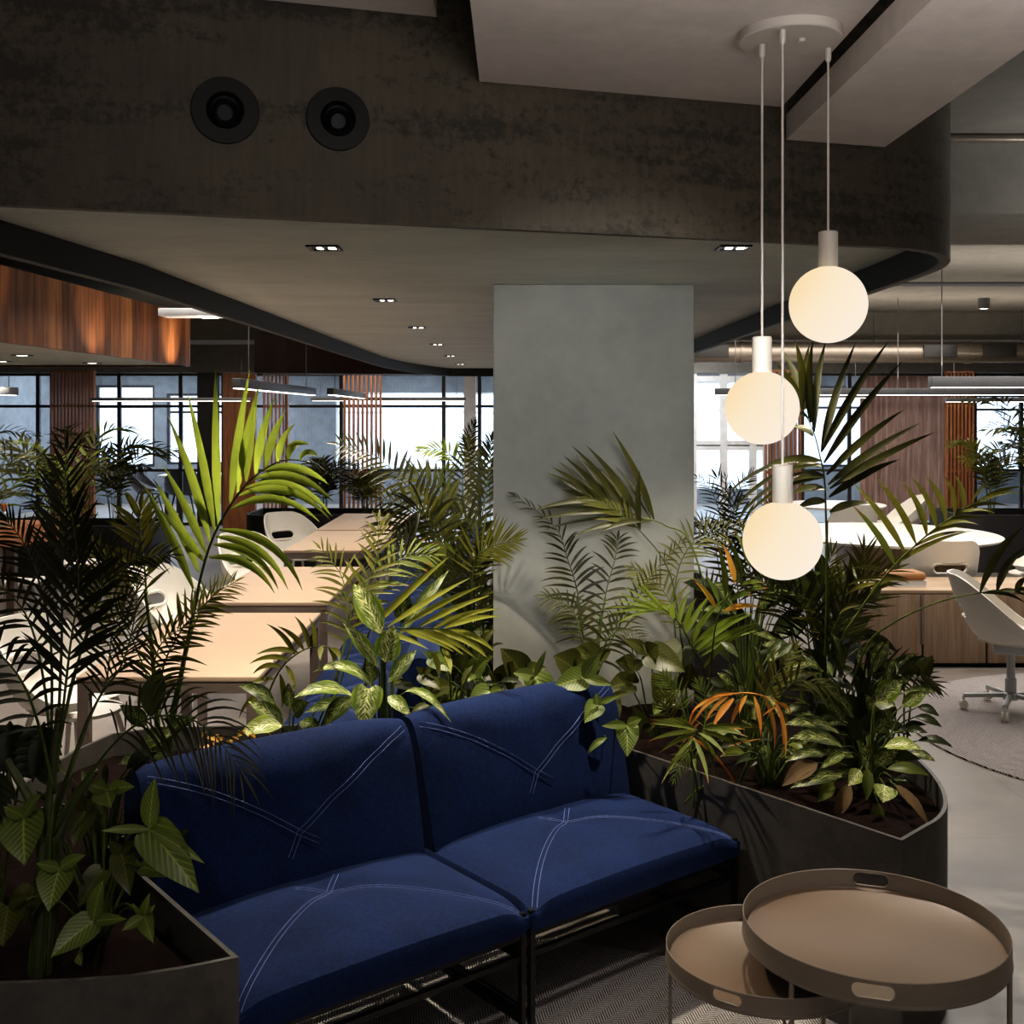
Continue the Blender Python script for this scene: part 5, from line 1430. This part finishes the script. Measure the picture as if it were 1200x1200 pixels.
frond(t, [(800, 830), (790, 700), (812, 636), (866, 618)], 4.6, 4.7, 44, 16, 'frond_mid', (70, 36), 0.4, 0.2, 0.08)

t = palm('young dark green palm standing close against the middle of the pillar', (690, 850), 4.6)
stems(t, [[(690, 870), (684, 760), (676, 700)], [(694, 870), (701, 745), (710, 700)]], 4.6, 0.008, 'stem')
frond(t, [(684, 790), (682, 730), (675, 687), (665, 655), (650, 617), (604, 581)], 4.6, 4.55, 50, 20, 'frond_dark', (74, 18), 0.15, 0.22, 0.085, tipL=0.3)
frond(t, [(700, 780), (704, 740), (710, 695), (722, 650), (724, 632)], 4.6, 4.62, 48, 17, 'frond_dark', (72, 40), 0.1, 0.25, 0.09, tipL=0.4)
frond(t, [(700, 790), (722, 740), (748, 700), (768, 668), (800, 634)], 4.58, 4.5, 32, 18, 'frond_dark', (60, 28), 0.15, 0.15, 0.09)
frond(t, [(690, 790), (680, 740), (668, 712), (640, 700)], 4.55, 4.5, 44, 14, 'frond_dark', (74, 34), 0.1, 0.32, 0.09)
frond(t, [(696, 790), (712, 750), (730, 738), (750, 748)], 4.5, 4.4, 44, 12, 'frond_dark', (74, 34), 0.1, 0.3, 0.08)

t = palm('palm with a bright yellow-green frond fanning out to the right of the pillar', (828, 850), 4.3)
bl_ = [(840, 990, 992, 810, 4), (815, 975, 920, 795, 3), (810, 955, 865, 800, 4), (780, 935, 822, 800, 4), (758, 905, 770, 815, 5), (738, 890, 735, 825, 5), (850, 1010, 925, 860, 4), (720, 875, 700, 835, 4),
       (855, 1020, 1112, 868, 8), (862, 1045, 1150, 868, 8), (870, 1062, 1162, 918, 8), (880, 1080, 1152, 955, 8), (895, 1132, 1150, 930, 10), (870, 1050, 1060, 912, 8),
       (712, 868, 548, 712, 2, 4), (705, 866, 520, 750, 2, 4), (700, 865, 478, 775, 2, 4), (690, 862, 470, 815, 3, 4), (690, 862, 440, 848, 4, 4), (680, 862, 445, 880, 5, 4), (672, 864, 490, 925, 6, 4), (720, 872, 590, 720, 2, 4)]
bl_ = [(*c4_(a, b), *c4_(c, d), e/1.6)+((r[0],) if r else (8,)) for a, b, c, d, e, *r in bl_]
frond_ex(t, [(828, 850), (825, 787), (812, 760), (797, 732), (780, 715), (765, 713), (752, 717)], bl_, 4.3, 4.15, 8, 'frond_light', dY=0.05)
yl = [(955, 850, 850, 715, 2, 8, 1), (970, 825, 903, 688, 2, 7), (1000, 800, 962, 548, 3, 10), (1046, 735, 988, 548, 2, 9, 1), (1076, 690, 1003, 512, 2, 8), (1110, 652, 1045, 490, 2, 8), (1132, 640, 1060, 428, 2, 8),
      (1130, 655, 1200, 690, 2, 6), (1075, 740, 1185, 735, 3, 7), (1060, 750, 1195, 765, 4, 7), (1030, 800, 1210, 755, 3, 7), (990, 868, 1162, 845, 4, 9, 1), (1020, 815, 1130, 790, 3, 7)]
yl = [(*c4_(a, b), *c4_(c, d), e, f)+((r[0],) if r else ()) for a, b, c, d, e, f, *r in yl]
frond_ex(t, [(828, 850), (834, 770), (840, 728), (850, 705), (865, 682), (886, 655)], yl, 4.25, 4.1, 8, 'frond_tip', ['frond_yellow'], dY=0.04)

# arrowhead plants spilling over the right sofa module
p = Leafy('arrowhead_plant', 'arrowhead plant with pale-veined leaves draped over the right sofa backrest', (690, 880), 4.28)
arrow(p, 627, 793, (651, 838), [(601, 789, 16), (640, 762, 8)], 4.0, A, 29)
arrow(p, 684, 795, (650, 806), [(703, 766, 19), (718, 803, 13)], 3.98, A, 26)
arrow(p, 700, 826, (686, 846), [(727, 815, 8), (698, 812, 10)], 3.92, A, 20)
arrow(p, 735, 850, (735, 885), [(705, 851, 11), (752, 842, 13)], 3.88, A, 24)
p.leaf(711, 865, 686, 886, 8, 3.9, A, 0.3, 'lance', -0.03)
p.leaf(668, 815, 668, 842, 9, 3.95, A, 0.15, 'lance', -0.03)
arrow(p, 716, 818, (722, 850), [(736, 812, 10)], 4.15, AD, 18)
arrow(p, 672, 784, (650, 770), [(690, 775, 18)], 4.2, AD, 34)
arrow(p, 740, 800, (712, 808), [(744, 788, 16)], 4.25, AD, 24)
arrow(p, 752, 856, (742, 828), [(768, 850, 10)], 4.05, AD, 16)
p.done()
p = Leafy('arrowhead_plant', 'arrowhead plant at the bottom left corner of the pillar behind the sofa', (590, 880), 4.3)
arrow(p, 574, 811, (550, 832), [(590, 808, 10)], 4.0, A, 26)
arrow(p, 556, 790, (572, 772), [(548, 800, 10)], 4.2, A, 16)
arrow(p, 612, 790, (588, 762), [(640, 782, 20), (618, 806, 14)], 4.3, AD, 30)
arrow(p, 590, 800, (600, 776), [(575, 790, 12)], 4.3, AD, 26)
for k in range(12):
    x, y = rng.uniform(496, 600), rng.uniform(760, 822); a = rng.uniform(-0.6, 3.6)
    arrow(p, x, y, (x+26*cos(a), y+24*abs(sin(a))*rng.choice([-1, 1])), [(x-9, y-8, 9), (x+10, y-6, 9)], 4.15+rng.uniform(0, 0.35), AD if k % 3 else A, 20)
p.done()
p = Leafy('arrowhead_plant', 'dark broad-leaved plant at the right foot of the pillar', (770, 850), 4.45)
arrow(p, 760, 766, (800, 786), [(732, 749, 16), (772, 756, 24)], 4.4, AD, 30)
arrow(p, 778, 760, (797, 778), [(764, 756, 12)], 4.5, AD, 30)
arrow(p, 742, 782, (722, 776), [(756, 776, 14)], 4.5, AD, 22)
arrow(p, 700, 772, (668, 766), [(716, 762, 16)], 4.5, AD, 28)
arrow(p, 778, 815, (764, 790), [(792, 826, 18), (766, 838, 18), (796, 808, 14)], 4.1, A, 28)
arrow(p, 806, 805, (808, 778), [(820, 800, 12)], 4.4, AD, 26)
p.done()

# ---------------------------------------------------------------- right planter: small palms, dead frond
k6 = lambda a, b: (760+a/6, 720+b/6)
t = palm('small palm with a radiating rosette of narrow leaflets over the planter wall', (812, 915), 3.75)
rl = [(330, 800, 10, 742), (340, 810, 0, 772), (330, 822, 0, 892), (330, 840, 80, 972), (320, 865, 92, 1192), (310, 870, 290, 1062), (315, 870, 422, 1200), (340, 855, 488, 1042), (350, 830, 540, 992), (370, 820, 632, 930), (400, 805, 702, 862), (380, 800, 760, 800), (300, 780, 100, 740)]
rl = [(*k6(a, b), *k6(c, d), 3, 7) for a, b, c, d in rl]
frond_ex(t, [(840, 915), (832, 880), (817, 855)], rl, 3.72, 3.65, 7, 'frond_tip', dY=0.1)
frond(t, [(812, 900), (808, 880), (798, 892), (790, 913)], 3.68, 3.6, 22, 12, 'frond_tip', (62, 30), 0.15, 0.1, 0.11)
frond(t, [(812, 900), (790, 850), (779, 828), (778, 812)], 3.75, 3.75, 26, 12, 'frond_mid', (70, 40), 0.25, 0.0, 0.1)
frond(t, [(812, 890), (800, 830), (786, 806), (776, 792)], 3.9, 3.95, 28, 13, 'frond_tip', (64, 30), 0.3, 0.05, 0.1)
frond(t, [(815, 890), (826, 850), (826, 815), (818, 800)], 3.95, 4.0, 24, 11, 'frond_tip', (60, 30), 0.3, 0.05, 0.11)
t = palm('palm carrying one withered orange frond in the right planter', (872, 905), 3.9)
ol = [(600, 590, 450, 802, 4, 13), (692, 570, 580, 792, 5, 10), (740, 572, 790, 862, 3, 9), (810, 575, 882, 950, 8, 8), (880, 600, 958, 1005, 9, 8), (905, 620, 940, 1030, 6, 7), (520, 578, 330, 742, 8, 7), (640, 565, 380, 622, 8, 6), (470, 590, 310, 690, 5, 6), (430, 620, 260, 850, 4, 6), (560, 580, 400, 760, 6, 7), (360, 760, 215, 950, 3, 6),
      (400, 800, 700, 815, 4, 5), (560, 930, 815, 872, 2, 3), (900, 650, 800, 720, 2, 4), (930, 620, 1000, 705, 4, 6), (690, 570, 640, 700, 3, 8)]
ol = [(*k6(a, b), *k6(c, d), e/1.5, f*0.75) for a, b, c, d, e, f in ol]
frond_ex(t, [(805, 862), (812, 835), (825, 822), (840, 817), (870, 812), (893, 815), (915, 825), (926, 838)], ol, 3.8, 3.72, 8, 'frond_orange', stem='frond_orange', dY=0.04)
frond(t, [(872, 905), (890, 840), (905, 800), (930, 760)], 3.95, 4.0, 44, 12, 'frond_mid', (50, 24), 0.45, 0.08, 0.1)
frond(t, [(872, 905), (896, 850), (930, 800), (968, 806)], 3.85, 3.75, 44, 10, 'frond_mid', (50, 26), 0.45, 0.3, 0.1)

# ---------------------------------------------------------------- the big palm on the right
t = palm('tall palm on the right with a large dark arching frond between the globes', (955, 890), 4.2)
stems(t, [[(956, 930), (962, 800), (968, 690), (969, 610)], [(962, 930), (978, 760), (990, 690)], [(948, 930), (938, 800), (925, 730)], [(972, 930), (984, 800), (1000, 740)]], 4.2, 0.011, 'stem')
r4 = lambda a, b: (900+a/4, 400+b/4)
b8 = lambda a, b: (800+a/6, 560+b/6)
rr = [(*r4(255, 512), *r4(568, -4)), (*r4(250, 520), *r4(414, 0)), (*r4(262, 570), *r4(632, 90)), (*r4(275, 625), *r4(640, 318)), (*r4(282, 672), *r4(715, 382)), (*r4(286, 730), *r4(620, 552)), (*r4(290, 800), *r4(480, 760)),
      (*r4(216, 425), *r4(272, -6)), (*r4(200, 380), *r4(212, -10)), (*r4(172, 320), *r4(196, 10)), (*r4(160, 300), *r4(125, -10)), (*r4(158, 310), *r4(72, 45)), (*r4(162, 320), *r4(28, 92)), (*r4(290, 690), *r4(786, 425)),
      (*r4(190, 375), *r4(130, 350)), (*r4(210, 445), *r4(110, 402)), (*r4(246, 560), *r4(0, 575)), (*r4(252, 590), *r4(110, 590)), (*r4(262, 630), *r4(115, 660)), (*r4(265, 692), *r4(110, 715)), (*r4(272, 750), *r4(130, 790))]
rr = [x+(4, 12) for x in rr]
ex_ = [(*r4(248, 555), *b8(262, 168), 16, 7), (*r4(250, 575), *b8(300, 310), 17, 7), (*r4(256, 600), *b8(350, 355), 16, 7), (*r4(262, 640), *b8(420, 300), 12, 7)]
frond_ex(t, [(966, 800), (969, 690), (968, 610), (966, 560), (961, 535), (953, 505), (940, 478)], rr+ex_, 4.2, 4.0, 12, 'frond_dark', dY=0.1, r=0.005)
y6 = lambda a, b: (1000+a/6, 560+b/6)
r2 = [(292, 612, -10, 190, 4, 11, 1), (368, 540, -5, 30, 4, 11), (440, 465, 158, -4, 4, 11), (515, 405, 340, 22, 5, 11), (585, 352, 405, -10, 5, 10), (648, 305, 508, -10, 5, 10), (712, 262, 636, -20, 4, 9), (772, 212, 715, -20, 3, 9), (832, 165, 945, 25, 2, 8),
      (300, 608, 832, 372, 6, 7), (440, 480, 805, 378, 5, 6), (515, 408, 830, 350, 6, 6), (585, 355, 880, 330, 6, 6), (645, 320, 940, 300, 6, 6), (700, 272, 1000, 250, 6, 6), (770, 220, 1100, 200, 5, 6), (850, 180, 1190, 100, 4, 6), (900, 150, 1200, 60, 3, 6),
      (200, 705, -40, 760, 4, 7), (160, 745, -60, 830, 4, 7), (230, 665, -20, 640, 4, 7), (120, 800, 400, 745, 10, 7), (60, 890, -100, 960, 4, 7)]
r2 = [(*y6(a, b), *y6(c, d), e, f)+((r[0],) if r else ()) for a, b, c, d, e, f, *r in r2]
frond_ex(t, [(966, 850), (985, 755), (1000, 727), (1024, 692), (1048, 663), (1075, 637), (1098, 618), (1117, 605), (1150, 585), (1186, 573)], r2, 4.15, 3.7, 8, 'frond_mid', ['frond_tip'], dY=0.1, r=0.005)
r3 = [(890, 808, 1205, 335, 8, 12), (1010, 798, 1220, 490, 7, 11), (1145, 800, 1240, 700, 4, 9), (905, 812, 1215, 885, 6, 7), (1000, 805, 1230, 840, 5, 6), (1100, 800, 1300, 810, 4, 6), (1200, 805, 1330, 640, 4, 9)]
r3 = [(*y6(a, b), *y6(c, d), e, f) for a, b, c, d, e, f in r3]
frond_ex(t, [(985, 840), (1015, 758), (1044, 732), (1078, 714), (1112, 702), (1147, 695), (1175, 693), (1205, 695)], r3, 4.1, 3.5, 10, 'frond_dark', dY=0.05)
for pts, L, m in (([(960, 840), (972, 740), (1000, 690), (1046, 668)], 62, 'frond_mid'), ([(952, 840), (930, 740), (905, 690), (872, 672)], 58, 'frond_dark'), ([(966, 850), (990, 740), (1010, 690), (1012, 645)], 64, 'frond_mid'),
                  ([(952, 850), (948, 760), (942, 710), (920, 690)], 60, 'frond_dark'), ([(972, 860), (1010, 800), (1050, 788), (1092, 800)], 50, 'frond_dark'), ([(960, 860), (966, 780), (985, 720), (1012, 700)], 60, 'frond_dark'),
                  ([(965, 850), (975, 760), (960, 700), (975, 650)], 58, 'frond_mid')):
    frond(t, pts, 4.25, 4.15, L, 15, m, (52, 24), 0.28, 0.1, 0.07)

# second palm right of the pillar, further back
t = palm('dark palm at the right side of the pillar in front of the white window', (880, 800), 5.3)
for pts, L in (([(872, 800), (866, 700), (850, 640), (815, 622)], 46), ([(874, 800), (880, 690), (870, 620), (840, 560)], 44), ([(876, 800), (890, 700), (900, 640), (905, 590)], 44), ([(870, 800), (850, 730), (825, 690), (800, 690)], 44)):
    frond(t, pts, 5.3, 5.3, L, 16, 'frond_dark', (64, 30), 0.3, 0.14, 0.09)
t = palm('slim bluish palm seen against the white window right of the pillar', (834, 700), 6.8)
for pts, L in (([(846, 690), (846, 620), (836, 580), (818, 560)], 26), ([(846, 690), (852, 620), (866, 575), (882, 556)], 28), ([(846, 690), (838, 640), (826, 615), (812, 610)], 26), ([(846, 690), (850, 640), (856, 600), (850, 560)], 26)):
    frond(t, pts, 6.8, 6.8, L, 14, 'frond_dark', (64, 30), 0.25, 0.12, 0.08)

# ---------------------------------------------------------------- aglaonemas and fillers, right planter
AG = 'agla'
n6 = lambda a, b: (920+a/6, 740+b/6)
p = Leafy('aglaonema', 'spreading variegated aglaonema with cream-splashed leaves at the right end of the planter', (1017, 925), 3.83)
def nl(a, b, c, d, w, Y, m, **k): k.setdefault('shape', 'lance'); p.leaf(*n6(a, b), *n6(c, d), w*0.92, Y, m, **k)
nl(575, 1060, 545, 780, 22, 3.7, AG); nl(690, 820, 965, 832, 20, 3.7, 'cream', bow=0.2, fz=1.2); nl(850, 860, 1060, 915, 15, 3.7, AG, bow=0.15, fz=1.0)
nl(715, 965, 1015, 1012, 17, 3.66, 'green', bow=0.15, fz=1.0); nl(700, 1080, 690, 1205, 32, 3.6, 'cream', shape='ovate', fz=0.8); nl(530, 975, 445, 1085, 20, 3.6, 'cream', bow=0.08)
nl(420, 865, 238, 972, 13, 3.65, DF, bow=0.2); nl(400, 1015, 38, 1102, 20, 3.6, AG, bow=0.14, fz=0.9); nl(300, 865, -5, 922, 15, 3.65, AG, bow=0.2, fz=1.0)
nl(380, 715, -20, 660, 20, 3.78, AG, bow=0.16, fz=1.2); nl(400, 810, 30, 755, 24, 3.7, AG, bow=0.16, fz=1.2); nl(640, 480, 826, 345, 28, 3.85, DF, bow=0.04); nl(630, 500, 780, 520, 20, 3.85, AG)
nl(820, 525, 1002, 428, 18, 3.85, DF, bow=0.1); nl(930, 770, 1182, 816, 13, 3.75, 'darkgreen', bow=0.2, fz=1.2); nl(850, 695, 1003, 715, 11, 3.78, 'darkgreen', bow=0.2); nl(910, 600, 1105, 675, 12, 3.8, 'darkgreen', bow=0.2)
nl(930, 530, 1085, 597, 12, 3.85, 'darkgreen', bow=0.2); nl(480, 620, 250, 330, 20, 3.9, AG, bow=0.1); nl(400, 620, 250, 460, 18, 3.9, AG); nl(620, 700, 770, 600, 22, 3.85, AG); nl(520, 760, 440, 600, 24, 3.85, 'darkgreen')
nl(620, 930, 800, 830, 22, 3.72, AG, bow=0.1); nl(700, 900, 950, 900, 18, 3.7, 'darkgreen', bow=0.16, fz=1.0); nl(480, 880, 260, 850, 20, 3.72, AG, bow=0.14, fz=1.0); nl(500, 1000, 300, 1030, 18, 3.66, AG, bow=0.14)
nl(580, 960, 574, 1190, 15, 3.55, 'green', shape='lance', bow=0.1); nl(340, 1060, 232, 1200, 18, 3.62, 'green', bow=0.1); nl(640, 620, 560, 440, 20, 3.95, AG); nl(700, 640, 740, 470, 22, 3.95, AG); nl(560, 700, 650, 560, 24, 3.9, 'darkgreen')
nl(760, 1030, 880, 1075, 14, 3.68, 'mottled', bow=0.12, fz=1.0); nl(480, 730, 600, 300, 22, 4.0, 'darkgreen'); nl(700, 420, 760, 180, 16, 4.0, AG); nl(760, 330, 590, 130, 17, 4.05, AG)
p.leaf(1029, 940, 1028, 973, 14, 3.55, 'green', 0.1, 'lance', -0.02)
p.done()
p = Leafy('withered_leaf_clump', 'brown withered leaves drooping over the soil at the right end of the planter', (1030, 935), 3.72)
p.leaf(958, 894, 916, 922, 22, 3.6, 'dead', 0.14, 'ovate', -0.03, fz=0.9); p.leaf(1048, 920, 1090, 972, 12, 3.55, 'dead', 0.18, 'lance', -0.1, fz=0.9); p.leaf(996, 918, 978, 962, 18, 3.6, 'dead', 0.1, 'lance', -0.05)
p.leaf(1050, 920, 1066, 944, 9, 3.6, 'dead', 0.2, 'lance', -0.05); p.done()
p = Leafy('arrowhead_plant', 'single dark arrowhead stem leaning out of the planter over the far round rug', (1060, 850), 4.1)
arrow(p, 1078, 790, (1092, 769), [(1106, 817, 10), (1066, 782, 14)], 3.9, AD, 18); arrow(p, 1060, 790, (1070, 775), [(1062, 800, 10)], 4.0, AD, 16)
p.leaf(1012, 745, 1052, 765, 12, 4.2, 'darkgreen', 0.2, 'lance'); p.leaf(1000, 750, 1032, 742, 14, 4.3, 'darkgreen', 0.2); p.done()
def mass(label, name, base, Yb, rect, n, Yr, mats, size, seed, shape='lance', stemmat='stem', up=0.6):
    """A leafy plant whose blades spread over a region."""
    r = random.Random(seed); p = Leafy(name, label, base, Yb, stemmat=stemmat)
    bx, by = base
    for k in range(n):
        x, y = r.uniform(rect[0], rect[2]), r.uniform(rect[1], rect[3]); Y = r.uniform(*Yr)
        dx, dy = x-(rect[0]+rect[2])/2, -abs(rect[3]-y)*up; a = atan2(dy*0.8+r.uniform(-14, 22), dx+r.uniform(-12, 12)); L = size*r.uniform(0.75, 1.25)
        p.leaf(x, y, x+L*cos(a), y+L*sin(a), L*r.uniform(0.30, 0.44), Y, r.choice(mats), r.uniform(0.08, 0.24), shape, r.uniform(-0.12, 0.06), fz=r.uniform(0.3, 1.3), fx=r.uniform(-0.5, 0.5))
    return p.done()
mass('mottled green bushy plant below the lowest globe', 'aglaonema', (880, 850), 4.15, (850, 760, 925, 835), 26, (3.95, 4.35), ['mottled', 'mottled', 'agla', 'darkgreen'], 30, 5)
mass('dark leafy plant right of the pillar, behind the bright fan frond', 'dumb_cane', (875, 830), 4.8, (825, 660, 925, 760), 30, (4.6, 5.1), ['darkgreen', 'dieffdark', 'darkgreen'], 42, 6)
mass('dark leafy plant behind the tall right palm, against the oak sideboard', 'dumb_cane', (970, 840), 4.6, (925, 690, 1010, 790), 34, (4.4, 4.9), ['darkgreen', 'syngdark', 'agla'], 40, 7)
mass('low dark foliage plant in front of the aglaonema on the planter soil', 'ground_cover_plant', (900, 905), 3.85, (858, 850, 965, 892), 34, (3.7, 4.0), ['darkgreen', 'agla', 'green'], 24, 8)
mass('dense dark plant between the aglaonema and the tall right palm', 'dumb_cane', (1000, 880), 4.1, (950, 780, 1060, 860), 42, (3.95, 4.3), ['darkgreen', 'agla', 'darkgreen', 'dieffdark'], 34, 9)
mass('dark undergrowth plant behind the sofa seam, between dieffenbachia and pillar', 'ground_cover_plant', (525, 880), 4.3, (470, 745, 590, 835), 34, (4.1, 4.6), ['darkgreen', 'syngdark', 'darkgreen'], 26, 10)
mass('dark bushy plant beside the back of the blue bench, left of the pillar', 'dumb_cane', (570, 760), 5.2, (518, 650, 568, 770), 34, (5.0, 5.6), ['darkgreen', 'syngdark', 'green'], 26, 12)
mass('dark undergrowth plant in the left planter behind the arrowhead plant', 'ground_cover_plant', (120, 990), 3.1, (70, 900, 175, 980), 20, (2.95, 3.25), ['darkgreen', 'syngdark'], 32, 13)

# ---------------------------------------------------------------- distant palms
def far_palm(label, loc, n, h, L, mats, seed, group=None, lean=1.0):
    r = random.Random(seed); loc = Vector(loc)
    t = thing('palm', label, 'palm', loc, world=True, group=group)
    for k in range(n):
        a = 2*pi*k/n+r.uniform(-0.3, 0.3); ln = h*r.uniform(0.75, 1.1); sp_ = r.uniform(0.25, 0.75)*lean
        d = Vector((cos(a), sin(a), 0))
        pts = [loc+d*0.02, loc+d*ln*0.18*sp_+UP*ln*0.45, loc+d*ln*0.5*sp_+UP*ln*0.82, loc+d*ln*0.95*sp_+UP*ln*(0.98-0.25*sp_)]
        f_ = (UP*0.6-d*0.5+Vector((0, -0.5, 0))).normalized()
        frond(t, pts, 0, 0, L*r.uniform(0.85, 1.15), 15, r.choice(mats), (64, 28), 0.28, 0.2, 0.1, f_, world=True)
    return t
FD, FM, FL = 'frond_dark', 'frond_mid', 'frond_light'
g_ = 'far palms behind the wooden bar'
far_palm('lush green palm behind the wooden bar at the left edge', (-5.15, 10.6, 0.0), 13, 1.62, 0.34, [FM, FM, FL], 21)
far_palm('palm behind the bar in front of the dark slatted screen', (-4.55, 11.4, 0.0), 12, 1.75, 0.36, [FM, FD, FL], 22)
far_palm('left of the palms in the dark planter behind the bar', (-6.3, 12.7, 0.53), 9, 1.2, 0.3, [FD, FM], 23)
far_palm('right of the palms in the dark planter behind the bar', (-4.5, 12.7, 0.53), 9, 1.0, 0.3, [FD, FM], 24)
far_palm('left of the low plants in the rounded planter behind the white chairs', (-2.8, 13.8, 0.55), 11, 0.62, 0.26, [FD, FM], 25)
far_palm('middle of the low plants in the rounded planter behind the white chairs', (-2.3, 13.8, 0.55), 11, 0.7, 0.26, [FD, FM], 26)
far_palm('right of the low plants in the rounded planter, beside the lit slat screen', (-1.8, 13.8, 0.55), 11, 0.62, 0.26, [FD, FM], 27)
far_palm('left of the palms in the planter at the right edge, by the slatted screen', (5.7, 13.4, 0.59), 11, 0.95, 0.3, [FD, FM], 28)
far_palm('right of the palms in the planter at the right edge', (6.4, 13.4, 0.59), 12, 1.25, 0.34, [FD, FM], 29)
far_palm('tall thin palm in front of the far right window', (6.1, 13.3, 0.59), 7, 1.5, 0.3, [FD], 30, lean=0.7)
